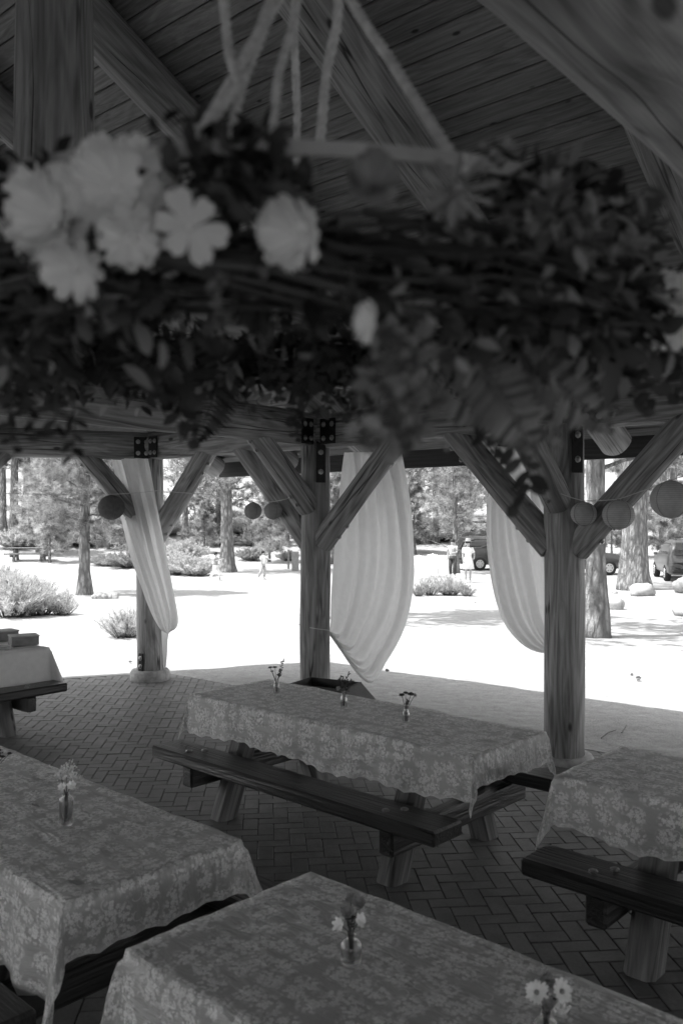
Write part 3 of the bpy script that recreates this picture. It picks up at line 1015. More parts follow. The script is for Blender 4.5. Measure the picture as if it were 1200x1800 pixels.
def sprig_leaves(b, pts, n, ln, wd, rr):
    """small pointed leaves up a stem"""
    for k in range(n):
        i = rr.uniform(.15, 1.0) * (len(pts) - 1); j = int(min(i, len(pts) - 2)); p = Vector(pts[j]).lerp(Vector(pts[j + 1]), i - j)
        d = Vector((rr.gauss(0, 1), rr.gauss(0, 1), rr.gauss(.5, .6))).normalized(); s = d.orthogonal().normalized()
        L = ln * rr.uniform(.6, 1.1)
        b.add([p, p + d * L * .5 + s * wd / 2, p + d * L, p + d * L * .5 - s * wd / 2], [(0, 1, 2, 3)])

def stem_pts(p, z0, tip, rr):
    a = Vector((p.x + rr.uniform(-.006, .006), p.y + rr.uniform(-.006, .006), p.z + z0)); m = a.lerp(tip, .5) + Vector((rr.uniform(-.008, .008), rr.uniform(-.008, .008), .0))
    return [a, m, tip]

def bunch(p, label, spec, seed, z0=.012, neck=.1):
    """spec: list of (kind, dx, dy, dz, size)"""
    rr = random.Random(seed)
    root = empty('flower_bunch', p); tag(root, label, 'flowers')
    off = -Vector(p)
    for kind, dx, dy, dz, sz in spec:
        tip = Vector(p) + Vector((dx, dy, dz)); pts = stem_pts(Vector(p), z0, tip, rr)
        pts[1] = Vector((p.x + dx * .25, p.y + dy * .25, p.z + neck))
        MB().tube([q + off for q in pts], [.0022, .002, .0014], 5).build('stem', M('stem'), root)
        tipl = tip + off
        if kind in ('daisy', 'greydaisy'):
            b = MB(); nr = Vector((dx * 8 + rr.uniform(-.2, .2), dy * 8 - .75, .55))
            petal_disc(b, tipl, nr, sz, 16, 2, .28, .25, .1, rr)
            f = b.build('bloom', M('petal' if kind == 'daisy' else 'petal_grey'), root, True)
            b = MB(); ball(b, tipl + nr.normalized() * sz * .18, sz * .2); b.build('flower_eye', M('petal_grey'), f, True)
        elif kind == 'pompom':
            b = MB()
            nr = Vector((dx * 6, dy * 6 - .6, .8)).normalized()
            for l, (q, r) in enumerate(((0, 1), (.25, .85), (.45, .62), (.6, .4))):
                petal_disc(b, tipl + nr * sz * q * .8, nr, sz * r, 9, 1, .6, .5, .1, rr)
            b.build('bloom', M('petal_grey'), root, True)
        elif kind == 'dark':
            b = MB(); petal_disc(b, tipl, (dx * 3, dy * 3 - .2, 1), sz, 12, 2, .4, .1, .05, rr); ball(b, tipl, sz * .4, sq=.6)
            b.build('bloom', M('petal_dark'), root, True)
        elif kind == 'sprig':
            b = MB(); sprig_leaves(b, [q + off for q in pts[1:]], 26, sz, sz * .45, rr); b.build('leaf_sprig', M('wreath_leaf'), root)
        elif kind == 'mist':
            b = MB(); 
            for k in range(46):
                q = tipl + Vector((rr.gauss(0, sz * .5), rr.gauss(0, sz * .5), rr.gauss(0, sz * .42)))
                ball(b, q, rr.uniform(.0018, .0038), 6)
                b.tube([tipl - Vector((0, 0, sz * .8)), q], .0006, 3, False)
            b.build('tiny_blossoms', M('petal'), root, True)
        elif kind == 'white':
            b = MB(); petal_disc(b, tipl, (dx * 14, dy * 14 - .4, .3), sz, 7, 2, .5, .6, .05, rr); b.build('bloom', M('petal'), root, True)
    return root

small = [(.021, 0), (.023, .01), (.023, .055), (.018, .072), (.011, .082), (.010, .096), (.013, .102), (.013, .105)]
p = on_top(486, 1219); vase(p, 'slim clear bottle vase nearest the far left corner of the mid-floor table', small)
bunch(p, 'dark button blooms and one tall sprig in the leftmost bottle on the mid-floor table', [('dark', -.045, 0, .185, .020), ('dark', -.012, .01, .185, .019), ('dark', -.03, -.01, .16, .015), ('sprig', .05, 0, .245, .022), ('sprig', .03, .02, .17, .02)], 1)
p = on_top(604, 1244); vase(p, 'clear bottle vase in the middle of three on the mid-floor table', small)
bunch(p, 'bushy dark sprigs in the middle bottle on the mid-floor table', [('sprig', -.02, 0, .21, .024), ('sprig', .03, .01, .23, .024), ('sprig', .055, 0, .18, .024), ('sprig', 0, .02, .2, .024), ('dark', .05, .0, .15, .014), ('greydaisy', -.035, -.01, .13, .018)], 2)
p = on_top(713, 1271); vase(p, 'clear bottle vase nearest the right end of the mid-floor table', small)
bunch(p, 'flat dark flower heads in the right bottle on the mid-floor table', [('dark', -.025, 0, .17, .022), ('dark', .03, 0, .175, .026), ('dark', .0, .02, .18, .02), ('greydaisy', .055, .02, .165, .016), ('sprig', .01, 0, .14, .02)], 3)
p = on_top(117, 1449)
vase(p, 'tall cut-glass bottle with diamond pattern on the left lace cloth', [(.024, 0), (.0265, .006), (.0265, .10), (.024, .108), (.014, .114), (.013, .122), (.015, .124), (.015, .127)], True, 48)
bunch(p, "cloud of tiny pale blossoms in the cut-glass bottle", [('mist', -.025, 0, .21, .032), ('mist', .028, 0, .205, .032), ('mist', 0, .01, .225, .03), ('white', -.01, -.01, .155, .02), ('white', .022, -.006, .16, .022)], 4, neck=.13)
p = on_top(-9, 1383); vase(p, 'clear bottle vase at the left picture edge on the left lace cloth', small)
bunch(p, 'small dark blooms at the left picture edge above the lace cloth', [('dark', .04, 0, .14, .013), ('dark', .07, 0, .155, .012), ('dark', .02, 0, .17, .014), ('white', .01, 0, .115, .02), ('sprig', .03, 0, .16, .018)], 5)
p = on_top(617, 1690)
vase(p, 'squat round glass jug vase on the nearest lace cloth', [(.026, 0), (.030, .006), (.0305, .035), (.029, .050), (.020, .060), (.012, .064), (.011, .074), (.014, .078), (.014, .081)])
bunch(p, 'two grey pompom flowers and white blossoms in the squat round vase', [('pompom', -.010, 0, .135, .021), ('pompom', .02, .005, .16, .022), ('greydaisy', .0, .03, .165, .02), ('white', -.03, -.005, .105, .022), ('white', .022, -.005, .118, .02), ('sprig', 0, 0, .125, .016), ('sprig', -.02, .01, .15, .014)], 6, neck=.085)
p = on_top(958, 1836)
vase(p, 'clear round vase at the bottom picture edge on the nearest lace cloth', [(.026, 0), (.030, .006), (.0305, .035), (.029, .050), (.020, .060), (.012, .064), (.011, .074), (.014, .078), (.014, .081)])
bunch(p, 'white daisies and loose buds in the vase at the bottom edge', [('daisy', -.022, -.004, .125, .031), ('daisy', .036, .0, .125, .031), ('pompom', .0, -.02, .106, .018), ('greydaisy', .005, .03, .145, .022), ('sprig', .02, 0, .11, .016), ('mist', .035, -.012, .095, .018), ('greydaisy', .012, .02, .135, .02)], 7, neck=.085)

# boxes and bottle on the white cloth
def box_on(u, v, size, rz, name, label, cat, mat, lid=None, z=TOPZ + .003):
    p = on_top(u, v, z)
    root = empty(name, p, rz); tag(root, label, cat)
    MB().box((0, 0, size[2] / 2), size, bev=.004).build('case', M(mat), root)
    if lid: MB().box((0, 0, size[2] + lid / 2 + .001), (size[0] + .012, size[1] + .012, lid), bev=.003).build('lid', M('book_light'), root)
    return root
box_on(42, 1133, (.26, .21, .085), T5R - .35, 'gift_box', 'grey lidded box nearest the corner of the white cloth', 'box', 'book_dark', .012)
box_on(5, 1125, (.26, .2, .09), T5R - .1, 'gift_box', 'flat grey box behind the other boxes on the white cloth', 'box', 'book_dark', .012)
box_on(4, 1141, (.15, .11, .025), T5R - .6, 'book', 'thin closed book at the front edge of the white cloth', 'book', 'book_light', .006)
p = on_top(-6, 1133); b = MB().lathe([(.03, 0), (.035, .01), (.035, .13), (.034, .15), (.026, .16), (.026, .165), (.032, .168), (.032, .19), (.02, .195)], (0, 0, 0), 16)
tag(b.build('drink_tumbler', M('dark_item'), None, True, Matrix.Translation(p)), 'dark tumbler at the left picture edge on the white cloth', 'tumbler')

# open bin at the foot of the middle post
def open_bin():
    c = at(572, 1190, 8.05); c.z = 0
    root = empty('storage_bin', c, TROT + .25); tag(root, 'dark open bin standing at the foot of the middle post', 'bin')
    w_, d_, h_, t = .56, .40, .47, .012
    b = MB()
    for s in (-1, 1):
        b.box((0, s * (d_ - t) / 2, h_ / 2), (w_ - .026, t, h_ - .004), bev=.003)
        b.box((s * (w_ - t) / 2, 0, h_ / 2), (t, d_, h_), bev=.003)
    b.box((0, 0, .012), (w_ - .03, d_ - .03, t))
    b.build('bin_body', M('trough_steel'), root)
    Mx = Matrix.Translation((w_ / 2 + .004, 0, h_ - .012)) @ Matrix.Rotation(.75, 4, 'Y')
    MB().box((.13, 0, 0), (.26, d_ - .02, .008), bev=.002).build('flap', M('trough_steel'), root, False, Mx)
open_bin()

# ================================================================== curtains
def spline(pts, n):
    """Catmull-Rom through 2-D points, n samples"""
    P_ = [np.array(p, float) for p in pts]; P_ = [2 * P_[0] - P_[1]] + P_ + [2 * P_[-1] - P_[-2]]
    seg = len(P_) - 3; out = []
    for i in range(n):
        t = i / (n - 1) * seg; k = min(int(t), seg - 1); u = t - k
        a, b, c, d = P_[k:k + 4]
        out.append(.5 * ((2 * b) + (-a + c) * u + (2 * a - 5 * b + 4 * c - d) * u * u + (-a + 3 * b - 3 * c + d) * u ** 3))
    return out
def on_wall(u, v, noff, m=False):
    x = (u - 600) / F
    if m: t = (PL.dot(M2) + noff) / (x * M2.x + M2.y)
    else: t = (N0 + noff) / (x * NX + NY)
    return Vector((x * t, t, CAMZ + (HOR - v) / F * t))
def curtain(label, inner, outer, noff, folds, amp, seed, nrm=N3, tail=None):
    """threads run from the rod to the tie; each thread is a blend of the two outline curves"""
    nt, ns = 70, 64
    A = spline(inner, nt); B = spline(outer, nt)
    V = []; UV = []
    for j in range(ns):
        s = j / (ns - 1)
        for i in range(nt):
            t = i / (nt - 1)
            # the sag builds up gradually across the width
            q = A[i] * (1 - s) + B[i] * s
            p = on_wall(q[0], q[1], noff)
            g = math.sin(math.pi * min(1, t * 1.0)) ** .6
            ph = 2 * math.pi * folds * (s ** 1.1) + 2.6 * noise.noise((s * 2.3, t * 1.1, seed))
            d = amp * (.35 + .65 * (1 - g * .75)) * (math.sin(ph) * (.4 + .9 * abs(noise.noise((s * 4.3, seed, t * .8))) ) + .35 * math.sin(ph * 2.3 + 1 + t))
            d += .05 * noise.noise((s * 1.5, t * 1.8, seed + 4)) * g
            d *= (1 - .75 * max(0, t - .8) / .2)
            d += .10 * math.sin(math.pi * s) * math.sin(math.pi * t) 
            p = p + Vector(nrm) * d
            V.append(p); UV.append((s * 1.5, t * 2.2))
    idx = np.arange(ns * nt).reshape(ns, nt)
    Fc = np.stack([idx[:-1, :-1].ravel(), idx[1:, :-1].ravel(), idx[1:, 1:].ravel(), idx[:-1, 1:].ravel()], 1)
    V = np.array([tuple(v) for v in V])
    c = V.mean(0); c[2] = V[:, 2].min()
    me = np_mesh(V - c, Fc, True)
    uvl = me.uv_layers.new(name='UVMap')
    li = np.zeros(len(me.loops), dtype=np.int32); me.loops.foreach_get('vertex_index', li)
    uvl.data.foreach_set('uv', np.asarray(UV, dtype=np.float32)[li].ravel())
    root = empty('curtain', Vector(c)); tag(root, label, 'curtain', 'white curtains tied to the posts')
    o = link('drape', me, M('curtain_fabric'), root)
    return root, Vector(c)
r_, c_ = curtain('white curtain crossing the front of the left post, gathered at its right side',
        [(258, 806), (268, 860), (280, 920), (293, 985), (306, 1045), (314, 1085), (310, 1103), (298, 1110)],
        [(195, 806), (204, 860), (214, 920), (227, 980), (244, 1030), (262, 1075), (280, 1106), (296, 1114)], -.30, 3.2, .07, 3)
b = MB(); rows = [(1106, 284, 297), (1125, 285, 294), (1150, 286, 293), (1172, 287, 291)]
pts = []
for v, a, c in rows:
    for k in range(7): pts.append(on_wall(a + (c - a) * k / 6, v, -.24) + N3 * .012 * math.sin(k * 2.2) - c_)
b.grid(pts, len(rows), 7).build('loose_end', M('curtain_fabric'), r_, True)
# string from rod to beam
q = [on_wall(u, v, -.30) - c_ for u, v in ((196, 807), (190, 790), (194, 775), (215, 772), (214, 782), (190, 797), (168, 792))]
MB().tube(q, .003, 5).build('hanging_string', M('string'), r_)
r_, c_ = curtain('broad white curtain bellying out beside the middle post, tied at its waist',
        [(602, 795), (597, 850), (591, 910), (586, 970), (582, 1030), (580, 1070), (579, 1095), (578, 1110)],
        [(702, 795), (716, 870), (724, 960), (723, 1035), (708, 1105), (678, 1163), (645, 1199), (578, 1112)], .20, 3.4, .09, 8)
q = [on_wall(u, v, nn) - c_ for u, v, nn in ((579, 1110, .2), (578, 1108, -.02), (555, 1105, -.17), (533, 1101, -.12), (524, 1097, -.02))]
MB().tube(q, .004, 5).build('tie_string', M('string'), r_)
r_, c_ = curtain('white curtain behind the nearest post, tied low on its left side',
        [(940, 785), (948, 850), (958, 920), (968, 990), (976, 1050), (982, 1095), (986, 1125), (990, 1143)],
        [(872, 785), (859, 860), (855, 930), (860, 1000), (873, 1065), (896, 1113), (937, 1145), (1002, 1150)], .24, 3.2, .08, 13)

# ================================================================== paper lanterns on strings
def lantern(p, r, label, col='lantern_paper'):
    root = empty('paper_lantern', p - Vector((0, 0, r))); tag(root, label, 'lantern', 'paper lanterns strung between the posts')
    b = MB(); nr = 22
    prof = []
    for i in range(nr + 1):
        a = -math.pi / 2 * .93 + math.pi * .93 * i / nr
        rr_ = r * math.cos(a) * (1 - .012 * (i % 2))
        prof.append((rr_, r + r * .93 * math.sin(a)))
    b.lathe(prof, (0, 0, 0), 32, False, False).build('paper_shade', M(col), root, True)
    for k in range(4):
        a = k * math.pi / 2 + .5
        pts = [(math.cos(a) * q[0] * 1.004, math.sin(a) * q[0] * 1.004, q[1]) for q in prof]
        MB().tube(pts, .0022, 4, False).build('seam', M('book_dark'), root)
    for z, rad in ((prof[0][1], prof[0][0]), (prof[-1][1], prof[-1][0])):
        MB().tube([(rad * math.cos(2 * math.pi * i / 16), rad * math.sin(2 * math.pi * i / 16), z) for i in range(17)], .003, 5, False).build('wire_ring', M('steel'), root)
    MB().tube([(-prof[-1][0], 0, prof[-1][1]), (0, 0, 2 * r + .0), (prof[-1][0], 0, prof[-1][1])], .002, 4).build('wire_hanger', M('steel'), root)
    return p + Vector((0, 0, r))
def lan(u, v, rpx, dia, label, noff=-.22, col='lantern_paper'):
    p = on_wall(u, v, noff); return lantern(p, dia / 2, label, col)
l1 = lan(1025, 903, 22, .205, 'smallest paper lantern right of the nearest post')
l2 = lan(1086, 905, 26, .245, 'middle-sized paper lantern hanging before the right brace')
l3 = lan(1178, 878, 33, .30, 'large paper lantern at the right picture edge')
l4 = lan(445, 898, 15, .195, 'small paper lantern further from the middle post', -.2, 'lantern_mid')
l5 = lan(480, 898, 15, .195, 'small paper lantern close to the middle post brace', -.2, 'lantern_mid')
p6 = on_wall(196, 892, -.1, True); l6 = lantern(p6, .325 / 2, 'dark round paper lantern beside the left curtain', 'lantern_dark')
def strand(label, pts, sag=.03):
    q = []
    for i in range(len(pts) - 1):
        for k in range(8):
            t = k / 8; v = Vector(pts[i]).lerp(Vector(pts[i + 1]), t); v.z -= sag * 4 * t * (1 - t) * (pts[i + 1] - pts[i]).length / 2; q.append(v)
    q.append(Vector(pts[-1]))
    o = MB().tube(q, .0035, 5).build('lantern_string', M('string')); return tag(o, label, 'string')
strand('pale string holding three lanterns right of the nearest post', [on_wall(985, 868, -.28), l1, l2, l3, on_wall(1260, 820, -.22)])
strand('thin string crossing the left bay with two small lanterns', [on_wall(-60, 864, -.1, True), l6, on_wall(280, 862, -.3), on_wall(360, 868, -.2), l4, l5, on_wall(545, 866, -.2)], .02)

# ================================================================== hanging wreath close to the lens
WC = Vector((-.075, 1.25, CAMZ + .24))
wre = empty('hanging_wreath', WC)
tag(wre, 'big hanging hoop wreath of vines, ferns, dark leaves and white flowers in the foreground', 'wreath')
rw = random.Random(77)
def loc_(p): return Vector(p) - WC
def ringp(a, R=.48, dz=0.0): return Vector((R * math.cos(a), R * math.sin(a), dz + .05 * (1 + R * math.sin(a) / .48)))

# flat wooden hoop
hb = MB(); n = 96; R0 = .49; hz = .085
for i in range(n):
    a0, a1 = 2 * math.pi * i / n, 2 * math.pi * (i + 1) / n
    for (ra, za, rb_, zb) in ((R0, hz, R0, hz + .014), (R0, hz + .014, R0 + .006, hz + .014), (R0 + .006, hz + .014, R0 + .006, hz), (R0 + .006, hz, R0, hz)):
        hb.add([ringp(a0, ra, za), ringp(a1, ra, za), ringp(a1, rb_, zb), ringp(a0, rb_, zb)], [(0, 1, 2, 3)])
hb.build('hoop', M('hoop_wood'), wre)
# vine strands wound round the ring
vb = MB()
for k in range(85):
    a0 = rw.uniform(0, 6.28); span = rw.uniform(1.2, 4.5); ph = rw.uniform(0, 6.28); tw = rw.uniform(-3, 3); q = rw.uniform(.012, .058)
    pts = []
    for i in range(26):
        t = i / 25; a = a0 + span * t; b_ = ph + tw * a
        pts.append(ringp(a, .48 + q * math.cos(b_) + .008 * math.sin(a * 9 + k), q * .9 * math.sin(b_) - .012 + .006 * math.sin(a * 13 + k * 2)))
    vb.tube(pts, rw.uniform(.0015, .0045), 5)
vo_ = vb.build('vine_strands', M('vine'), wre, True); vo_['kind'] = 'stuff'

# ---- leaf and petal shapes
def leaf(b, p, d, up, L, W, curl=.25, fold=.15):
    """pointed leaf of eight quads"""
    d = Vector(d).normalized(); s = d.cross(Vector(up))
    s = s.normalized() if s.length > 1e-4 else d.orthogonal().normalized()
    n_ = s.cross(d); p = Vector(p); vs = []
    for i, (t, w) in enumerate(((0, .06), (.28, .85), (.55, 1.0), (.8, .62), (1.0, .03))):
        c = p + d * L * t - n_ * L * curl * t * t
        for q in (-1, 0, 1): vs.append(c + s * q * w * W / 2 + n_ * abs(q) * fold * W * w)
    fs = []
    for i in range(4):
        for j in range(2): a = i * 3 + j; fs.append((a, a + 1, a + 4, a + 3))
    b.add(vs, fs)
def petal(b, c, d, nrm, L, W, cup=.3, notch=.12, ruf=.06, r0=.1):
    d = Vector(d); nrm = Vector(nrm); s = nrm.cross(d).normalized(); vs = []
    ts = (r0, .35, .6, .82, .97); ws = (.18, .62, .95, 1.0, .72)
    for t, w in zip(ts, ws):
        for q in (-1, -.5, 0, .5, 1):
            tt = t - (notch * (1 - abs(q)) if t > .9 and abs(q) < .4 else 0) - .10 * q * q * t
            z = cup * t * t * L + ruf * L * math.sin(q * 5 + t * 9) * t
            vs.append(Vector(c) + d * L * tt + s * q * w * W / 2 + nrm * (z + .12 * W * q * q * w))
    fs = [(i * 5 + j, i * 5 + j + 1, i * 5 + j + 6, i * 5 + j + 5) for i in range(4) for j in range(4)]
    b.add(vs, fs)
def flower(u, v, Y, rpx, npet, layers, nrm, mat='petal', wid=.75, cup=.25, eye=True, name='flower', label=None):
    c = loc_(at(u, v, Y)); r = rpx / F * Y; nrm = Vector(nrm).normalized(); b = MB()
    x = nrm.orthogonal().normalized(); y = nrm.cross(x)
    for l in range(layers):
        for k in range(npet):
            a = 2 * math.pi * (k + .5 * (l % 2)) / npet + rw.uniform(-.12, .12)
            d = x * math.cos(a) + y * math.sin(a)
            Lp = r * (1 - .2 * l) * rw.uniform(.88, 1.1)
            petal(b, c + nrm * .06 * r * l, d, nrm, Lp, Lp * wid * rw.uniform(.85, 1.1), cup + .35 * l + rw.uniform(-.1, .1), .10, .05)
    root = b.build(name, M(mat), wre, True)
    if label: root['label'] = label
    if eye:
        b = MB(); ball(b, c + nrm * r * .1, r * .16, 10, .7); b.build('flower_eye', M(mat), root, True)
        # short stalk back into the vines
    b = MB().tube([c, c - nrm * r * .5, loc_(at(u, v + 25, Y + .06))], .0018, 5); b.build('stalk', M('stem'), root)
    return root
CAMD = (0, -1, -.25)
flower(104, 385, .76, 98, 15, 3, (-.4, -1, -.05), wid=.34, cup=.3)
flower(212, 332, .74, 106, 15, 3, (.0, -1, -.1), wid=.34, cup=.22)
flower(335, 400, .68, 68, 6, 1, (.1, -1, -.2), wid=.62, cup=.05)
flower(136, 472, .73, 66, 9, 2, (-.1, -1, -.5), wid=.42, cup=.3)
flower(232, 418, .70, 64, 9, 2, (.2, -1, -.5), wid=.42, cup=.3)
flower(60, 330, .80, 50, 8, 2, (-.5, -1, .3), wid=.6, cup=.3)
for u, v in ((262, 288), (285, 300), (296, 318)): flower(u, v, .74, 20, 6, 2, (.2, -1, .3), wid=.8, cup=.6, eye=False)
flower(530, 408, .68, 76, 11, 3, (-.75, -.8, -.35), wid=.4, cup=.5)
flower(655, 320, .70, 54, 8, 3, (0, -1, .1), 'petal_grey', wid=.7, cup=.4)
flower(800, 335, .72, 84, 10, 1, (.1, -1, .2), 'petal_grey', wid=.16, cup=.12)
flower(790, 360, .73, 40, 8, 2, (.0, -1, -.2), 'petal_grey', wid=.3, cup=.3)
flower(654, 567, .64, 42, 18, 3, (-.93, -.35, 0), wid=.22, cup=.3)
flower(1190, 525, 1.0, 46, 14, 3, (-.3, -.9, .3), wid=.26, cup=.3)
flower(1182, 572, .98, 52, 14, 2, (-.2, -.8, -.5), wid=.28, cup=.3)
flower(1172, 500, 1.02, 26, 9, 2, (-.6, -.7, .3), wid=.4, cup=.4)
for u, v, r in ((888, 262, 17), (866, 276, 14), (880, 288, 13), (958, 330, 13), (975, 322, 15), (940, 345, 11), (850, 262, 11)):
    flower(u, v, .8, r, 5, 2, (rw.uniform(-.5, .5), -1, .4), 'petal_grey', wid=.7, cup=.6, eye=False)
b = MB()   # drooping grey blossom cluster
for k in range(210):
    t = rw.random(); p = loc_(at(700 + rw.gauss(0, 26 + 8 * math.sin(3 * t)), 575 + 215 * t, .70 + rw.gauss(0, .02)))
    d = Vector((rw.gauss(0, 1), rw.gauss(-.4, 1), rw.gauss(-.3, 1))); L = rw.uniform(.010, .02)
    leaf(b, p, d, (rw.gauss(0, 1), -1, rw.gauss(0, 1)), L, L * .7, .4)
o = b.build('drooping_blossom', M('wreath_leaf_pale'), wre, True); o['kind'] = 'stuff'

# fluffy spike at the right
b = MB(); c0, c1 = loc_(at(1048, 418, .95)), loc_(at(1135, 428, .95))
for k in range(140):
    t = rw.random(); p = c0.lerp(c1, t); d = Vector((rw.gauss(.6, .5), rw.gauss(0, 1), rw.gauss(0, 1))); leaf(b, p, d, (0, 0, 1), .014 * (1.1 - .5 * t), .005)
b.build('flower_spike', M('petal_grey'), wre)
# big smooth leaves
for u, v, Y, L, W, d, nrm, mt in ((1000, 500, .86, .085, .038, (.02, 0, 1), (.3, -1, 0), 'wreath_leaf'), (962, 492, .87, .07, .024, (.25, .05, 1), (-.6, -1, 0), 'wreath_leaf_pale'),
                               (1068, 580, .95, .09, .034, (.1, .1, -1), (.5, -1, 0), 'wreath_leaf'), (590, 400, .88, .03, .03, (.8, .1, .3), (0, -1, .1), 'wreath_leaf_pale'),
                               (1105, 540, 1.0, .06, .03, (.5, 0, -.9), (.2, -1, .2), 'wreath_leaf'), (430, 300, .86, .05, .028, (.3, .1, .9), (0, -1, 0), 'wreath_leaf'),
                               (470, 330, .85, .045, .026, (.4, .0, -.8), (0, -1, 0), 'wreath_leaf_pale'), (380, 250, .88, .05, .03, (-.3, .1, .8), (0, -1, 0), 'wreath_leaf')):
    b = MB(); p = loc_(at(u, v, Y)); dd = Vector(d).normalized(); leaf(b, p, dd, Vector(nrm).cross(dd).cross(dd) * -1, L, W, .12, .1)
    b.build('large_leaf', M(mt), wre, True)

# leaves packed round the ring (nobody could count these)
def ring_leaves(name, mat, n_, size, spread, down, amin=0, amax=6.283, dz0=None):
    b = MB()
    for k in range(n_):
        a = rw.uniform(amin, amax)
        ph = rw.uniform(0, 6.28); q = rw.uniform(.2, 1) ** .5 * spread
        near_ = math.sin(a) < -.35 and dz0 is None
        if near_ and rw.random() < .5: continue
        if near_: q *= .5
        p = ringp(a, .48 + q * math.cos(ph), q * math.sin(ph) * .9 - down * rw.random() ** 2 - (.02 if near_ else 0) + (dz0 or 0))
        d = Vector((rw.gauss(0, 1) + math.cos(a) * math.cos(ph), rw.gauss(0, 1) + math.sin(a) * math.cos(ph), rw.gauss(-.45, .8) + math.sin(ph)))
        L = size * rw.uniform(.55, 1.25)
        leaf(b, p, d, (rw.gauss(0, 1), rw.gauss(0, 1), rw.gauss(0, 1)), L, L * rw.uniform(.35, .6), rw.uniform(0, .5))
    o = b.build(name, M(mat), wre, True); o['kind'] = 'stuff'
ring_leaves('foliage', 'wreath_leaf', 1900, .034, .08, .04)
ring_leaves('pale_foliage', 'wreath_leaf_pale', 900, .030, .095, .05)
ring_leaves('hoop_foliage', 'wreath_leaf', 700, .026, .026, -.0, -1.08, .7, .085)
ring_leaves('hoop_foliage', 'wreath_leaf_pale', 200, .022, .03, -.0, -1.08, .7, .09)
ring_leaves('near_foliage', 'wreath_leaf', 420, .026, .055, .03, 3.5, 5.9, -.015)
ring_leaves('near_foliage', 'wreath_leaf_pale', 130, .024, .06, .04, 3.5, 5.9, -.02)
ring_leaves('hoop_foliage', 'wreath_leaf', 330, .026, .025, 0, 3.0, 4.35, .08)
ring_leaves('hanging_foliage', 'wreath_leaf', 1000, .030, .075, .05, .05, 3.1)
# cluster of darker leaves on the hoop to the left of its bare stretch
b = MB()
for k in range(260):
    p = loc_(at(rw.gauss(410, 60), rw.gauss(305, 38), rw.uniform(.70, .82)))
    d = Vector((rw.gauss(0, 1), rw.gauss(0, 1), rw.gauss(0, 1))); L = rw.uniform(.014, .034)
    leaf(b, p, d, (rw.gauss(0, 1), rw.gauss(0, 1), 1), L, L * .5, .3)
o = b.build('leaf_clump', M('wreath_leaf'), wre, True); o['kind'] = 'stuff'
b = MB()
for k in range(230):
    p = loc_(at(rw.gauss(960, 95), rw.gauss(405, 45), rw.uniform(.74, .92)))
    d = Vector((rw.gauss(0, 1), rw.gauss(0, 1), rw.gauss(.3, 1))); L = rw.uniform(.012, .03)
    leaf(b, p, d, (rw.gauss(0, 1), rw.gauss(0, 1), 1), L, L * .4, .3)
o = b.build('leaf_clump', M('wreath_leaf_pale'), wre, True); o['kind'] = 'stuff'

# hanging sprays of small leaves
def spray(u0, v0, u1, v1, Y0, Y1, n_, L, W, mat='wreath_leaf', bow=.02):
    p0, p1 = loc_(at(u0, v0, Y0)), loc_(at(u1, v1, Y1)); b = MB()
    pts = []
    side = Vector((rw.gauss(0, 1), rw.gauss(0, 1), 0)) * bow
    for i in range(9):
        t = i / 8; pts.append(p0.lerp(p1, t) + side * math.sin(math.pi * t))
    b.tube(pts, [.0016 - .0009 * i / 8 for i in range(9)], 4)
    ax = (p1 - p0).normalized()
    for k in range(n_):
        t = .1 + .9 * k / max(1, n_ - 1); i = min(7, int(t * 8)); p = pts[i].lerp(pts[i + 1], t * 8 - i)
        s = 1 if k % 2 else -1
        sd = ax.cross(Vector((0, -1, 0))).normalized() * s
        d = ax * .6 + sd * rw.uniform(.6, 1.1) + Vector((rw.gauss(0, .3), rw.gauss(0, .5), rw.gauss(0, .3)))
        leaf(b, p, d, (rw.gauss(0, .4), -1, rw.gauss(0, .4)), L * rw.uniform(.7, 1.15) * (1.15 - .5 * t), W * rw.uniform(.7, 1.2), .3)
    o = b.build('leaf_spray', M(mat), wre, True); return o
for k in range(44):
    u = rw.uniform(20, 1180); Y = rw.uniform(1.35, 1.75); v = rw.uniform(585, 650)
    v = rw.uniform(560, 620)
    lim = 675 if u < 290 else 740 if u < 370 else 690 if u < 480 else 735 if u < 650 else 770 if u < 1060 else 660
    dv = min(rw.uniform(40, 130), lim - v)
    spray(u, v, u + rw.uniform(-55, 55), v + dv, Y, Y - rw.uniform(-.06, .06), rw.randint(9, 18), rw.uniform(.022, .036), rw.uniform(.01, .016), rw.choice(['wreath_leaf', 'wreath_leaf', 'wreath_leaf_pale']))
for u0, v0, u1, v1 in ((60, 620, 28, 800), (80, 640, 70, 770), (110, 650, 128, 800), (130, 640, 100, 760), (40, 600, 60, 740), (0, 600, 15, 700)):
    spray(u0, v0, u1, v1, .98, .94, 12, .026, .008, 'wreath_leaf')
for u0, v0, u1, v1 in ((500, 640, 520, 745), (560, 650, 520, 770), (640, 660, 600, 735), (610, 640, 650, 780), (455, 600, 490, 700), (410, 600, 440, 720)):
    spray(u0, v0, u1, v1, 1.45, 1.5, 15, .024, .013)
for u0, v0, u1, v1 in ((330, 620, 290, 720), (335, 640, 330, 775), (860, 640, 880, 800), (880, 760, 905, 900), (830, 650, 850, 770), (1150, 600, 1125, 720), (1180, 610, 1190, 700)):
    spray(u0, v0, u1, v1, 1.1, 1.15, 13, .034, .016)

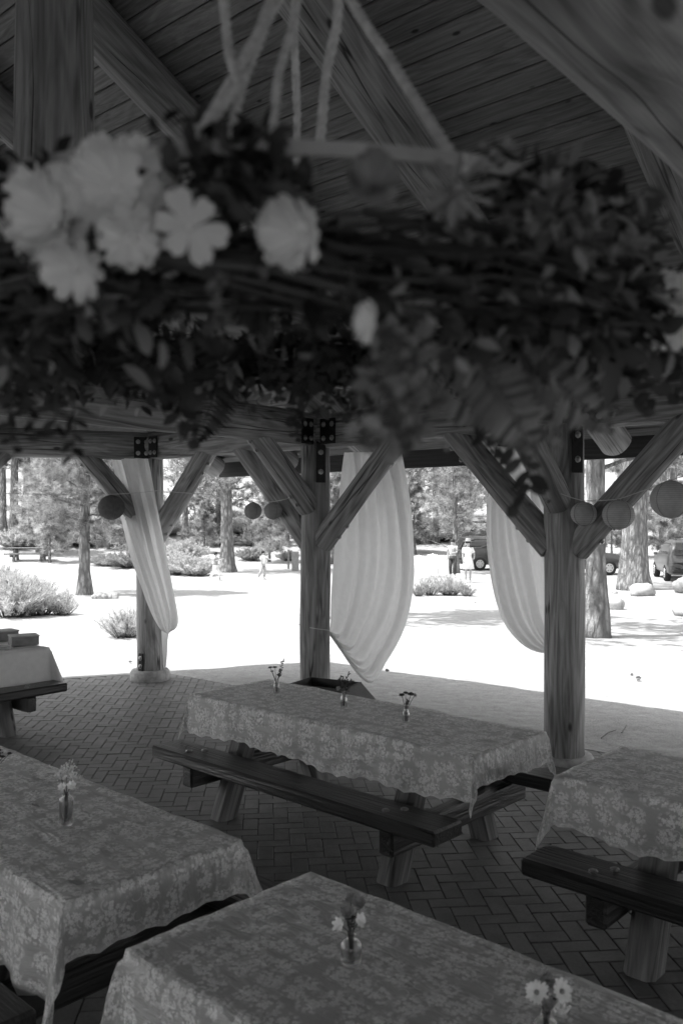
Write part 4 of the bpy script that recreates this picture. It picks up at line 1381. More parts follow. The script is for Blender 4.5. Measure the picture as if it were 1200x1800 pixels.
# fern fronds
def fern(u0, v0, u1, v1, Y, W, n_=17, mat='wreath_leaf'):
    p0, p1 = loc_(at(u0, v0, Y)), loc_(at(u1, v1, Y + .03)); b = MB(); ax = (p1 - p0).normalized(); Lt = (p1 - p0).length
    fwd = Vector((rw.uniform(-.3, .3), -1, rw.uniform(-.2, .3))); sd = ax.cross(fwd).normalized(); nr = sd.cross(ax)
    pts = [p0.lerp(p1, i / 8) + nr * .012 * math.sin(math.pi * i / 8) for i in range(9)]
    b.tube(pts, [.0018 - .001 * i / 8 for i in range(9)], 4)
    for k in range(n_):
        t = .08 + .9 * k / (n_ - 1); i = min(7, int(t * 8)); p = pts[i].lerp(pts[i + 1], t * 8 - i)
        w = W * math.sin(math.pi * min(1, .18 + .82 * t) ** .8) + W * .08
        for s in (-1, 1):
            leaf(b, p, sd * s + ax * .42 + nr * rw.uniform(-.15, .15), nr, w, Lt / n_ * .95, .22, .12)
    b.build('fern_frond', M(mat), wre, True)
for a in ((760, 600, 1050, 700, .98, .05), (800, 620, 990, 780, .96, .045), (840, 640, 940, 800, .94, .04), (900, 620, 1075, 760, .96, .042), (720, 610, 880, 760, 1.0, .042)):
    fern(*a, mat='wreath_leaf_pale')
for a in ((395, 640, 345, 780, 1.45, .05), (250, 590, 320, 720, 1.4, .045), (180, 620, 240, 700, 1.4, .04), (300, 600, 400, 690, 1.45, .045), (130, 560, 60, 690, 1.15, .045), (1000, 540, 1120, 640, 1.15, .05)):
    fern(*a)

# ropes
def rope(pts, r=.0052, name='rope'):
    pts = [loc_(p) for p in pts]; fine = []
    for i in range(len(pts) - 1):
        for k in range(14): fine.append(pts[i].lerp(pts[i + 1], k / 14))
    fine.append(pts[-1]); b = MB()
    L = 0; acc = [0]
    for i in range(1, len(fine)): L += (fine[i] - fine[i - 1]).length; acc.append(L)
    for s in range(3):
        q = []
        for i, p in enumerate(fine):
            t = (fine[min(i + 1, len(fine) - 1)] - fine[max(0, i - 1)]).normalized(); u = t.cross(Vector((0, 1, .01))).normalized(); w = t.cross(u)
            a = acc[i] * 130 + s * 2.094
            q.append(p + (u * math.cos(a) + w * math.sin(a)) * r * .62)
        b.tube(q, r * .62, 6)
    b.build(name, M('rope'), wre, True)
apex = Vector((-.05, 1.25, CAMZ + .95))
rope([at(806, 292, .80), at(700, 130, .94), at(612, -5, 1.06), apex], .0062)
rope([at(345, 248, .80), at(400, 155, .88), at(458, 50, .96), at(480, -10, 1.02), apex])
rope([at(352, 238, .82), at(420, 150, .88), at(402, 90, .9), at(392, -20, .95)], .0048)
rope([at(388, 300, .86), at(430, 140, .92), at(470, 40, .98), at(500, -20, 1.04), apex], .0045)
rope([at(521, 330, 1.55), at(522, 200, 1.5), at(517, 60, 1.42), at(520, -40, 1.35), apex], .006)
rope([at(562, 260, 1.2), at(573, 130, 1.2), at(593, 40, 1.2), at(597, -30, 1.2), apex], .0062)
rope([at(478, 240, .80), at(490, 130, .86), at(516, 40, .95), at(528, -20, 1.0), apex], .0042)
rope([apex - Vector((0, 0, .02)), apex + Vector((0, 0, 2.3))], .007)
for u, v in ((352, 240), (806, 290)):
    b = MB(); c = loc_(at(u, v, .80)); 
    for k in range(3): b.tube([c + Vector((.007 * math.cos(t * 1.05 + k), .007 * math.sin(t * 1.05 + k), .006 * (k - 1) + .002 * math.sin(t * 2))) for t in range(7)], .004, 6)
    b.build('knot', M('rope'), wre, True)

# ================================================================== trees
def tufts(centers, axes, n_, L, W, seed, spread=1.0):
    """pine needle tufts: n_ thin triangles round each centre"""
    r = np.random.default_rng(seed); K = len(centers)
    C = np.repeat(np.asarray(centers), n_, 0); A = np.repeat(np.asarray(axes), n_, 0)
    d = r.normal(size=(K * n_, 3)); d /= np.linalg.norm(d, axis=1, keepdims=True)
    d = d * spread + A * .75; d /= np.linalg.norm(d, axis=1, keepdims=True)
    s = np.cross(d, r.normal(size=(K * n_, 3))); s /= np.linalg.norm(s, axis=1, keepdims=True)
    ln = L * r.uniform(.6, 1.1, (K * n_, 1)); C = C + d * .02
    back = A * (L * .5 * r.random((K * n_, 1)))
    C = C - back
    V = np.stack([C - s * W / 2, C + s * W / 2, C + d * ln], 1).reshape(-1, 3)
    Fc = np.arange(len(V)).reshape(-1, 3)
    return V, Fc

def pine_meshes(h, r0, crown0, crown_r, seed, nlimb, per, needles, L, W, lean=0.0, dead=0, top_r=.25, limbs_seg=6, rough=False):
    """trunk with limbs, and crown of needle tufts; base at origin"""
    r = random.Random(seed); tb = MB()
    pts = []; rad = []
    NR = 15
    for i in range(NR):
        t = i / 14; pts.append((lean * t * h + .06 * math.sin(t * 5 + seed), .06 * math.cos(t * 4 + seed), t * h - (.15 if i == 0 else 0)))
        rad.append(r0 * ((1 - t) ** .8 * .95 + .05) * (1 + .45 * max(0, 1 - t * h / .7)))
    seg = 28 if rough else 14
    v0 = len(tb.v)
    if rough:
        fp = []; fr = []
        for i in range(14):
            for q in range(5):
                u = q / 5; fp.append(tuple(Vector(pts[i]).lerp(Vector(pts[i + 1]), u))); fr.append(rad[i] * (1 - u) + rad[i + 1] * u)
        tb.tube(fp, fr, seg)
        for iv in range(v0, len(tb.v)):
            ring = (iv - v0) // seg; c_ = Vector(fp[min(ring, len(fp) - 1)]); d_ = Vector(tb.v[iv]) - c_; v_ = Vector(tb.v[iv])
            f_ = 1 + .16 * noise.noise((v_.x * 7, v_.y * 7, v_.z * 1.6 + seed)) + .10 * noise.noise((v_.x * 17, v_.y * 17, v_.z * 4 + seed))
            tb.v[iv] = tuple(c_ + d_ * f_)
    else: tb.tube(pts, rad, seg)
    C = []; A = []
    for k in range(nlimb):
        t = (k + r.random()) / nlimb
        z = crown0 + (h - crown0) * t ** .9
        a = k * 2.4 + r.uniform(-.5, .5)
        ln = crown_r * ((1 - t) ** .75 * .9 + .12) * r.uniform(.65, 1.15) * (.75 if t < .06 else 1)
        i = min(13, int(z / h * 14)); base = Vector(pts[i]).lerp(Vector(pts[i + 1]), z / h * 14 - i)
        d = Vector((math.cos(a), math.sin(a), r.uniform(-.12, .3)))
        q = []
        for j in range(limbs_seg):
            u = j / (limbs_seg - 1); q.append(base + d * ln * u + Vector((0, 0, .22 * ln * u * u + r.uniform(-.04, .04) * ln)))
        tb.tube(q, [max(.006, r0 * .22 * (1 - .85 * j / (limbs_seg - 1)) * (1 - .5 * t)) for j in range(limbs_seg)], 5)
        if dead and k < dead: continue
        for m in range(per):
            u = r.uniform(.3, 1.0) ** .8
            j = min(limbs_seg - 2, int(u * (limbs_seg - 1))); p = q[j].lerp(q[j + 1], u * (limbs_seg - 1) - j)
            off = Vector((r.gauss(0, 1), r.gauss(0, 1), r.gauss(.15, .6))) * ln * .16
            C.append(tuple(p + off)); ax = (d * .6 + off.normalized() * .8 + Vector((0, 0, .35))).normalized(); A.append(tuple(ax))
            if r.random() < .35: tb.tube([p, p + off], [.008, .004], 3, False)
    V, Fc = tufts(C, A, needles, L, W, seed)
    return tb.mesh(True), np_mesh(V, Fc)

def tree(name, meshes, x, y, label, group=None, s=1.0, rz=0.0, nm='needles', z=None):
    root = empty(name, (x, y, gz(x, y) if z is None else z), rz); root.scale = (s, s, s)
    tag(root, label, 'tree', group)
    tm, cm = meshes
    if not tm.materials: tm.materials.append(M('bark'))
    if not cm.materials: cm.materials.append(M(nm))
    link('trunk', tm, None, root); link('crown', cm, None, root)
    return root
def ground_at(u, v):
    """photo pixel on the terrain"""
    lo, hi = 3.0, 200.0
    f = lambda Y: CAMZ + (HOR - v) / F * Y - gz((u - 600) / F * Y, Y)
    Y = lo
    while Y < hi and f(Y) > 0: Y += .1
    return Vector(((u - 600) / F * Y, Y, gz((u - 600) / F * Y, Y)))

g = ground_at(152, 1046)
tree('pine_tree', pine_meshes(9.5, .21, 1.75, 2.3, 4, 62, 30, 44, .26, .012, rough=True), g.x, g.y, 'bushy young pine with a bare lower trunk left of the hanging lantern', 'pines standing on the sand')
g = ground_at(400, 1006)
tree('pine_tree', pine_meshes(14, .33, 3.1, 3.1, 9, 60, 26, 36, .32, .018, rough=True), g.x, g.y, 'pine with a thick straight trunk between the left and middle posts', 'pines standing on the sand')
g = ground_at(800, 1008)
tree('pine_tree', pine_meshes(9, .14, .9, 2.6, 15, 52, 22, 30, .26, .015, dead=9), g.x, g.y, 'thin scraggy pine with bare pale lower limbs behind the two standing people', 'pines standing on the sand')
g = ground_at(1041, 1120)
tree('pine_tree', pine_meshes(13, .185, 2.9, 3.5, 21, 60, 30, 60, .26, .02, lean=.012, rough=True), g.x, g.y, 'mottled pine trunk just right of the nearest post', 'pines standing on the sand')
g = ground_at(1110, 1036)
tree('pine_tree', pine_meshes(22, .44, 4.4, 4.6, 27, 60, 30, 50, .30, .024, rough=True), g.x, g.y, 'thickest pine trunk behind the right lanterns', 'pines standing on the sand')
g = ground_at(1143, 1034)
tree('pine_tree', pine_meshes(18, .16, 5.0, 3.0, 29, 40, 22, 30, .28, .016), g.x, g.y + .6, 'slim dark pine trunk hard against the thickest one at right', 'pines standing on the sand')
# a pine hidden behind the middle post and roof whose crown throws the dappled shade on the sand
g = Vector((-.62, 18.5, 0))
tree('pine_tree', pine_meshes(12, .2, 4.4, 2.6, 33, 44, 26, 60, .26, .02), g.x, g.y, 'pine almost hidden behind the middle post, its shade dappling the sand', 'pines standing on the sand')

VAR = [pine_meshes(h, r0, c0, cr, 50 + i, nl, pr, 22, .42, .030, top_r=.2, limbs_seg=5) for i, (h, r0, c0, cr, nl, pr) in enumerate(
    ((17, .28, 4.6, 3.2, 48, 20), (14, .24, 2.4, 3.4, 48, 22), (20, .34, 6.5, 3.4, 46, 20), (9, .16, .9, 2.4, 44, 20), (6, .10, .5, 1.9, 36, 18)))]
rt = random.Random(404)
FAR = []
def far(x, y, v, s=1.0, label=None):
    FAR.append((x, y, v, s))
for u, v, k, s in ((4, 944, 0, .95), (25, 946, 2, .9), (47, 946, 0, 1.0), (66, 924, 2, .8), (188, 950, 1, .8), (327, 955, 1, .9), (366, 950, 3, 1.0), (466, 948, 2, .75), (505, 960, 3, .9), (640, 950, 1, 1), (700, 952, 1, 1.0), (765, 955, 1, .9), (860, 950, 1, 1.0), (1165, 955, 0, 1.0), (1183, 950, 2, 1)):
    g = ground_at(u, v); far(g.x, g.y, k, s)
for k in range(58):
    Y = rt.uniform(56, 118); u = rt.uniform(-60, 1260); x = (u - 600) / F * Y
    far(x, Y, rt.choice([0, 1, 1, 3, 3, 4, 2]), rt.uniform(.8, 1.2))
for k in range(26):
    Y = rt.uniform(46, 60); u = rt.uniform(-40, 1240); x = (u - 600) / F * Y
    far(x, Y, rt.choice([4, 3, 4]), rt.uniform(.5, .9))
def zone(x, y):
    u = 600 + F * x / y
    return 'left of the left post' if u < 240 else 'between the left and middle posts' if u < 550 else 'between the middle and nearest posts' if u < 990 else 'right of the nearest post'
for x, y, k, s in FAR:
    dist = 'far up' if y > 85 else 'on' if y > 60 else 'at the foot of'
    tree('pine_tree', VAR[k], x, y, ('tall straight pine', 'broad full pine', 'high-crowned bare-trunked pine', 'bushy half-grown pine', 'low young pine')[k] + ' ' + dist + ' the wooded slope ' + zone(x, y), 'pines in the far wood', s, rt.uniform(0, 6.28), 'needles_far')

# unseen pines added behind and beside the pavilion to block light from the back
rb = random.Random(9)
for k in range(22):
    a = R_(195 + 165 * (k + rb.random() * .6) / 22); d = rb.uniform(13, 20)
    c = P(-2, RIDGE) + Vector((math.cos(a), math.sin(a), 0)) * d
    if c.y > 0 and abs(c.x) < .42 * c.y + 4: continue
    side = 'at the back' if c.y < -6 else 'on the right-hand side' if c.x > 0 else 'on the left-hand side'
    tree('pine_tree', VAR[(1, 0, 1, 3)[k % 4]], c.x, c.y, 'unseen pine added to block light ' + side + ' of the pavilion', 'unseen pines added round the pavilion', rb.uniform(1.0, 1.3), rb.uniform(0, 6), 'needles_far')

# ================================================================== shrubs
def shrub_meshes(r, h, n_stem, leaves, seed, L=.05, W=.014, up=.7):
    q = random.Random(seed); tb = MB(); C = []; A = []
    for k in range(n_stem):
        a = q.uniform(0, 6.28); s = q.random() ** .6
        tip = Vector((math.cos(a) * r * s, math.sin(a) * r * s, h * q.uniform(.55, 1.05) * (1 - .45 * s * s)))
        base = Vector((math.cos(a) * r * .25 * s, math.sin(a) * r * .25 * s, -.03)); m = base.lerp(tip, .5) + Vector((q.gauss(0, .05), q.gauss(0, .05), .06 * h))
        tb.tube([base, m, tip], [.007, .005, .002], 4, False)
        for j in range(leaves):
            t = q.uniform(.25, 1); p = (base.lerp(m, t * 2) if t < .5 else m.lerp(tip, t * 2 - 1)); d = Vector((q.gauss(0, .5), q.gauss(0, .5), q.gauss(up, .3))) + (tip - base) * .5
            C.append(tuple(p)); A.append(tuple(d.normalized()))
    V, Fc = tufts(C, A, 4, L, W, seed, .7)
    return tb.mesh(), np_mesh(V, Fc)
SH = [shrub_meshes(.62, .66, 130, 16, 1, .09, .008, .9), shrub_meshes(.9, .8, 170, 18, 2, .11, .010, .9), shrub_meshes(.45, .52, 70, 13, 3, .08, .007, .9), shrub_meshes(1.3, 1.0, 170, 26, 4, .13, .024), shrub_meshes(1.6, 1.3, 170, 26, 5, .16, .034)]
def shrub(u, v, k, label, s=1.0, mat='shrub_leaf', sx=1.0, group='bushes on the sand'):
    g = ground_at(u, v)
    root = empty('bush', g, u * .37); root.scale = (s * sx, s, s); tag(root, label, 'bush', group)
    st, lf = SH[k]
    if not st.materials: st.materials.append(M('stem'))
    if not lf.materials: lf.materials.append(M('shrub_leaf'))
    link('twigs', st, None, root)
    o = link('leaves', lf, None, root)
    if mat != 'shrub_leaf':
        o.material_slots[0].link = 'OBJECT'; o.material_slots[0].material = M(mat)
    return root
shrub(18, 1085, 1, 'largest pale brush at the left picture edge', 1.25)
shrub(72, 1082, 0, 'feathery pale brush left of the bushy young pine', 1.25)
shrub(110, 1082, 2, 'low grey brush spreading before the bushy young pine', 1.1)
shrub(8, 1035, 1, 'rounded pale brush behind the largest one at the left edge', 1.1)
shrub(60, 1052, 0, 'pale brush with a dry upright stalk left of the young pine', 1.2)
shrub(218, 1122, 0, 'spiky bush close behind the foot of the left post', .85)
shrub(232, 998, 3, 'wide dark low hedge behind the left curtain', .9, 'shrub_dark', 1.7)
shrub(185, 995, 3, 'low dark hedge just right of the young pine trunk', .7, 'shrub_dark', 1.5)
shrub(305, 1010, 3, 'leafy bush left of the running child', 1.0)
shrub(345, 1012, 3, 'leafy bush right behind the running child', .95)
shrub(330, 985, 4, 'tall bush in the row behind the children', .9)
shrub(290, 975, 4, 'tall pale bush between curtain and left brace', .8)
shrub(440, 985, 3, 'grass-like dark bush behind the second child', .8, 'shrub_dark')
shrub(505, 985, 3, 'small pale bush left of the middle post', .6)
shrub(445, 960, 4, 'dark bush on the rise behind the two small lanterns', .8, 'shrub_dark')
shrub(755, 1046, 2, 'thin twiggy bush before the white chairs', 1.35)
shrub(790, 1046, 0, 'low bush before the two standing people', 1.1)
shrub(820, 1048, 2, 'dark little bush at the feet of the woman in white', .8, 'shrub_dark', 1.6)
shrub(735, 1048, 2, 'dark tuft beside the edge of the middle curtain', .8, 'shrub_dark')
for k in range(64):
    u = rt.uniform(0, 1200); v = rt.uniform(925, 965)
    g = ground_at(u, v)
    shrub(u, v, rt.choice([3, 4]), 'pale scrub bush under the far trees ' + zone(g.x, g.y), rt.uniform(.6, 1.2), rt.choice(['shrub_leaf', 'shrub_leaf', 'shrub_dark']), rt.uniform(1, 1.6), 'scrub under the far trees')

# ================================================================== rocks, stump edging, litter
def rock(u, v, size, label, seed, name='boulder', sink=.25):
    g = ground_at(u, v); r = random.Random(seed)
    bm = bmesh.new(); bmesh.ops.create_icosphere(bm, subdivisions=3, radius=1)
    for q in bm.verts:
        d = 1 + .28 * noise.noise(q.co * 1.3 + Vector((seed * 3.1, 0, 0))) + .1 * noise.noise(q.co * 3.3 + Vector((seed, 4, 0)))
        q.co = Vector((q.co.x * size[0] / 2, q.co.y * size[1] / 2, q.co.z * size[2] / 2)) * d
        q.co.z = max(q.co.z, -size[2] * .3)
    me = bpy.data.meshes.new('rock'); bm.to_mesh(me); bm.free(); me.polygons.foreach_set('use_smooth', [True] * len(me.polygons))
    o = link(name, me, M('stone'), None, Matrix.Translation(g + Vector((0, 0, size[2] * .28))) @ Matrix.Rotation(seed, 4, 'Z'))
    return tag(o, label, 'rock')
rock(1128, 1047, (.85, .7, .55), 'pale rounded boulder before the thickest pine trunk', 3)
rock(1078, 1071, (.55, .5, .42), 'small grey boulder beside the mottled trunk', 5)
rock(1204, 1042, (1.0, .8, .75), 'large boulder at the right picture edge before the parked car', 7)
rock(1200, 1082, (.5, .45, .34), 'small boulder low at the right picture edge', 9)
rock(1080, 1043, (.3, .2, .14), 'flat little stone behind the mottled trunk', 11, 'stone')
for i, (u, s) in enumerate(((168, .24), (176, .2), (186, .24), (195, .2), (203, .24))):
    rock(u, 1053, (s, .22, .22), ('short stone post next to the young pine foot', 'second edging stone from the young pine', 'middle edging stone right of the young pine', 'fourth edging stone from the young pine', 'last edging stone right of the young pine')[i], 20 + i, 'edging_stone')

def litter():
    spots = [(230, 1166, .05), (681, 1181, .06), (1122, 1196, .08), (1110, 1190, .05), (835, 1060, .05), (1171, 1138, .05), (650, 1227, .05), (912, 1182, .04), (1140, 1142, .05), (560, 1160, .04), (463, 1163, .05)]
    lab = ['pine cone on the sand beside the left post foot', 'twiggy pine cone below the tip of the middle curtain', 'dark dry tuft lying on the open sand at right', 'small pine cone beside the dark tuft at right', 'pine cone near the small bush', 'pine cone on the sunlit sand by the right lantern side', 'pine cone behind the open bin', 'pine cone on the sand near the nearest post', 'pine cone on the sunlit sand below the right boulders', 'pine cone on the shade line behind the middle post', 'pine cone on the shade line left of the middle post']
    for (u, v, s), l in list(zip(spots, lab))[:5]:
        s *= .75
        g = ground_at(u, v); b = MB(); r = random.Random(int(u))
        for k in range(26):
            t = k / 25; a = k * 2.4; rad = s * .5 * math.sin(math.pi * (.12 + .8 * t)); p = Vector((s * (t - .5) * 1.5, 0, s * .4))
            d = Vector((.35, math.cos(a), math.sin(a))); leaf(b, p, d, (1, 0, .1), rad * 1.3, rad * .9, -.2)
        o = b.build('pine_cone', M('book_dark'), None, False, Matrix.Translation(g) @ Matrix.Rotation(u, 4, 'Z')); tag(o, l, 'pine cone', 'cones on the sand')
litter()
def twig(pts, label):
    q = [ground_at(u, v) + Vector((0, 0, .012)) for u, v in pts]
    tag(MB().tube(q, [.006] * (len(q) - 1) + [.003], 5).build('twig', M('leg_wood')), label, 'twig')
twig([(1056, 1300), (1068, 1294), (1082, 1289)], 'pale twig on the shaded sand right of the nearest post')
twig([(1092, 1292), (1098, 1285), (1100, 1280)], 'short twig beside the longer one right of the nearest post')

# ================================================================== far picnic tables
g = ground_at(52, 986); t = picnic_table(g.x, g.y, .12, 'bare far picnic table on the sunlit sand behind the pale brush', None, g.z)
for c in t.children:
    if c.name.startswith(('seat', 'tabletop', 'cross', 'top_cl')):
        c.material_slots[0].link = 'OBJECT'; c.material_slots[0].material = M('leg_wood')
# low rail fence and sign posts on the rise
def post_thing(u, v, h, w_, label, name='marker_post', plate_=None):
    g = ground_at(u, v); root = empty(name, g); tag(root, label, 'post')
    MB().box((0, 0, h / 2), (w_, w_, h), bev=.01).build('upright', M('metal_grey' if plate_ else 'leg_wood'), root)
    if plate_: MB().box((0, -w_ / 2 - .02, h - plate_[1] / 2), (plate_[0], .03, plate_[1]), bev=.004).build('panel', M('metal_grey'), root)
post_thing(507, 1000, 1.0, .1, 'thin dark post on the sand left of the middle post')
post_thing(519, 1003, .95, .34, 'grey square bin post half hidden by the middle post', 'litter_bin', (.36, .2))
post_thing(383, 950, 1.9, .16, 'pale post before the trees at centre left, leftmost of the pair')
post_thing(377, 950, 1.5, .16, 'short pale post beside its taller twin at centre left')

# ================================================================== white slat chairs by the people
def slat_chair(u, v, rz, label):
    g = ground_at(u, v); root = empty('slat_chair', g, rz); tag(root, label, 'chair', 'white chairs by the people')
    for i in range(5):
        x = (i - 2) * .1
        MB().box((x, .22 + .0, .72 + .0), (.07, .02, .62 - .05 * abs(i - 2)), Quaternion((1, 0, 0), -.22), .006).build('back_slat', M('white_paint'), root)
    for i in range(4): MB().box((0, -.22 + i * .12, .4), (.52, .09, .02), bev=.005).build('seat_slat', M('white_paint'), root)
    for sx in (-1, 1):
        for sy, h in ((-1, .6), (1, .45)): MB().box((sx * .27, sy * .22, h / 2), (.05, .06, h), bev=.005).build('leg', M('white_paint'), root)
        MB().box((sx * .29, -.02, .61), (.1, .6, .025), bev=.005).build('armrest', M('white_paint'), root)
slat_chair(741, 1018, .35, 'white slat-back chair next to the middle curtain edge')
slat_chair(757, 1014, -.4, 'white slat-back chair left of the scraggy pine')

# ================================================================== cars
def car(x, y, rz, label, paint, z=None, suv=True, rack=False):
    root = empty('parked_car', (x, y, gz(x, y) if z is None else z), rz); tag(root, label, 'car', 'cars parked beyond the sand')
    Lh, Wd, H = 2.3, .92, 1.70 if suv else 1.46
    # lengthwise stations, x to the front: (x, bottom, belt, roof, half width at belt, half width at roof)
    S = [(-2.30, .55, .78, .80, .74, .70), (-2.26, .36, 1.02, 1.04, .84, .76), (-2.16, .30, 1.06, 1.30 if suv else 1.1, .90, .74), (-1.95, .28, 1.06, H - .10 if suv else 1.2, .92, .70), (-1.55, .28, 1.05, H - .01, .92, .68), (-.5, .28, 1.03, H, .92, .68), (.15, .28, 1.02, H - .05, .92, .67),
         (.62, .28, 1.02, H - .3, .92, .69), (1.05, .28, 1.02, 1.06, .92, .80), (1.7, .28, .98, .99, .90, .82), (2.15, .32, .84, .86, .84, .78), (2.30, .45, .66, .68, .74, .70)]
    prof = []
    for X, zb, zl, zr, wb, wr_ in S:
        zm = (zb + zl) / 2
        ring = [(0, zb), (wb * .86, zb), (wb, zb + .10), (wb + .02, zm), (wb, zl), ((wb + wr_) / 2 + .02, zl + (zr - zl) * .55), (wr_, zl + (zr - zl) * .93), (wr_ * .8, zr), (0, zr + .01)]
        full = [(X, yy, zz) for yy, zz in ring] + [(X, -yy, zz) for yy, zz in ring[-2:0:-1]]
        prof.append(full)
    n_ = len(prof[0]); b = MB(); vs = [p for r in prof for p in r]; fs = []
    for i in range(len(prof) - 1):
        for k in range(n_): a = i * n_ + k; c = i * n_ + (k + 1) % n_; fs.append((a, c, c + n_, a + n_))
    fs += [tuple(range(n_)), tuple(range((len(prof) - 1) * n_ + n_ - 1, (len(prof) - 1) * n_ - 1, -1))]
    b.add(vs, fs); body = b.build('body', M(paint), root, True)
    # side glass, windscreen, rear window: panels standing a little proud
    def lerp_side(i, t, s, o=.006):
        X, zb, zl, zr, wb, wr_ = S[i]; k0 = (wb, zl); k1 = (wr_, zl + (zr - zl) * .93)
        return (X, s * (k0[0] + (k1[0] - k0[0]) * t + .035 * math.sin(math.pi * t) + o), k0[1] + (k1[1] - k0[1]) * t)
    for s in (-1, 1):
        for i0, i1 in ((3, 4), (4, 5), (5, 6), (6, 7)):
            q = [lerp_side(i0, .14, s), lerp_side(i1, .14, s), lerp_side(i1, .86, s), lerp_side(i0, .86, s)]
            MB().add(q, [(0, 1, 2, 3)])
            m = MB(); m.add(q, [(0, 1, 2, 3)]); m.build('side_window', M('car_glass'), root)
    def panel(i0, i1, f0, f1, wf, name, out):
        q = []
        for i, f_ in ((i0, f0), (i1, f1)):
            X, zb, zl, zr, wb, wr_ = S[i]; q += [(X + out, -wr_ * wf, zr + .012 + f_), (X + out, wr_ * wf, zr + .012 + f_)]
        m = MB(); m.add([q[0], q[1], q[3], q[2]], [(0, 1, 2, 3)]); m.build(name, M('car_glass'), root)
    panel(7, 8, .008, .02, .80, 'windscreen', .02)
    if suv:
        m = MB(); q = [(-1.99, .60, H - .13), (-2.20, .66, 1.29), (-2.30, .70, 1.08)]
        m.add([(x_, s_ * y_, z_ + .02) for x_, y_, z_ in q for s_ in (-1, 1)], [(0, 1, 3, 2), (2, 3, 5, 4)]); m.build('rear_window', M('car_glass'), root)
    for s in (-1, 1):
        MB().box((-2.20, s * .74, .98), (.12, .20, .16), bev=.03).build('tail_light', M('lamp_red'), root)
        MB().box((2.17, s * .66, .72), (.16, .28, .12), bev=.03).build('headlight', M('rim'), root)
        MB().box((.55, s * 1.02, 1.08), (.12, .16, .12), bev=.03).build('wing_mirror', M(paint), root)
    MB().box((-2.28, 0, .44), (.10, 1.56, .14), bev=.04).build('rear_bumper', M('dark_item'), root)
    MB().box((2.27, 0, .48), (.12, 1.56, .2), bev=.05).build('front_bumper', M('dark_item'), root)
    MB().box((-2.31, 0, .86), (.02, .34, .17), bev=.004).build('number_plate', M('plate_white'), root)
    for X in (-1.38, 1.42):
        for s in (-1, 1):
            Mx = Matrix.Translation((X, s * .84, .34)) @ Matrix.Rotation(math.pi / 2, 4, 'X')
            w_ = empty('wheel', (X, s * .84, .34)); w_.parent = root; w_.rotation_euler = (math.pi / 2, 0, 0)
            MB().lathe([(.2, -.11), (.31, -.115), (.34, -.08), (.34, .08), (.31, .115), (.2, .11)], (0, 0, 0), 26).build('tyre', M('tyre'), w_, True)
            rm = MB().lathe([(.05, -.118), (.20, -.116), (.21, -.09), (.21, .09), (.20, .116), (.05, .118)], (0, 0, 0), 20)
            rm.build('rim', M('rim'), w_)
            for k in range(6):
                a = k * math.pi / 3; MB().box((.13 * math.cos(a), .13 * math.sin(a), 0), (.05, .05, .245), Quaternion((0, 0, 1), a), .008).build('rim_hole', M('tyre'), w_)
    if rack:
        for s in (-1, 1): MB().tube([(-1.5, s * .5, H + .02), (-1.4, s * .5, H + .09), (.0, s * .5, H + .09), (.1, s * .5, H + .02)], .018, 6).build('roof_rail', M('steel'), root)
        for X in (-1.1, -.6, -.1): MB().tube([(X, -.5, H + .1), (X, .5, H + .1)], .015, 6).build('rack_bar', M('steel'), root)
    return root
g = ground_at(1192, 1024)
car(g.x + .95, g.y + 2.0, R_(78), 'grey estate car with a roof rack seen from behind at the right edge', 'car_paint_grey', rack=True)
g = ground_at(850, 1003)
car(g.x + 1.0, g.y + .9, R_(8), 'dark car half hidden by the curtain behind the nearest post', 'car_paint_dark')
g = ground_at(1085, 1018)
car(g.x - 1.1, g.y + 3.2, R_(4), 'dark car whose wheel shows behind the thickest pine trunk', 'car_paint_dark')
for u, v, rz, l, pt in ((655, 950, 10, 'white car far off behind the middle curtain edge', 'car_paint_white'), (745, 951, 4, 'white car far off left of the scraggy pine', 'car_paint_white'), (860, 948, 0, 'pale car far off above the dark half-hidden car', 'car_paint_white'), (425, 912, -12, 'white car up the slope right of the thick straight pine', 'car_paint_white')):
    g = ground_at(u, v); car(g.x, g.y, R_(rz), l, pt, suv=True)

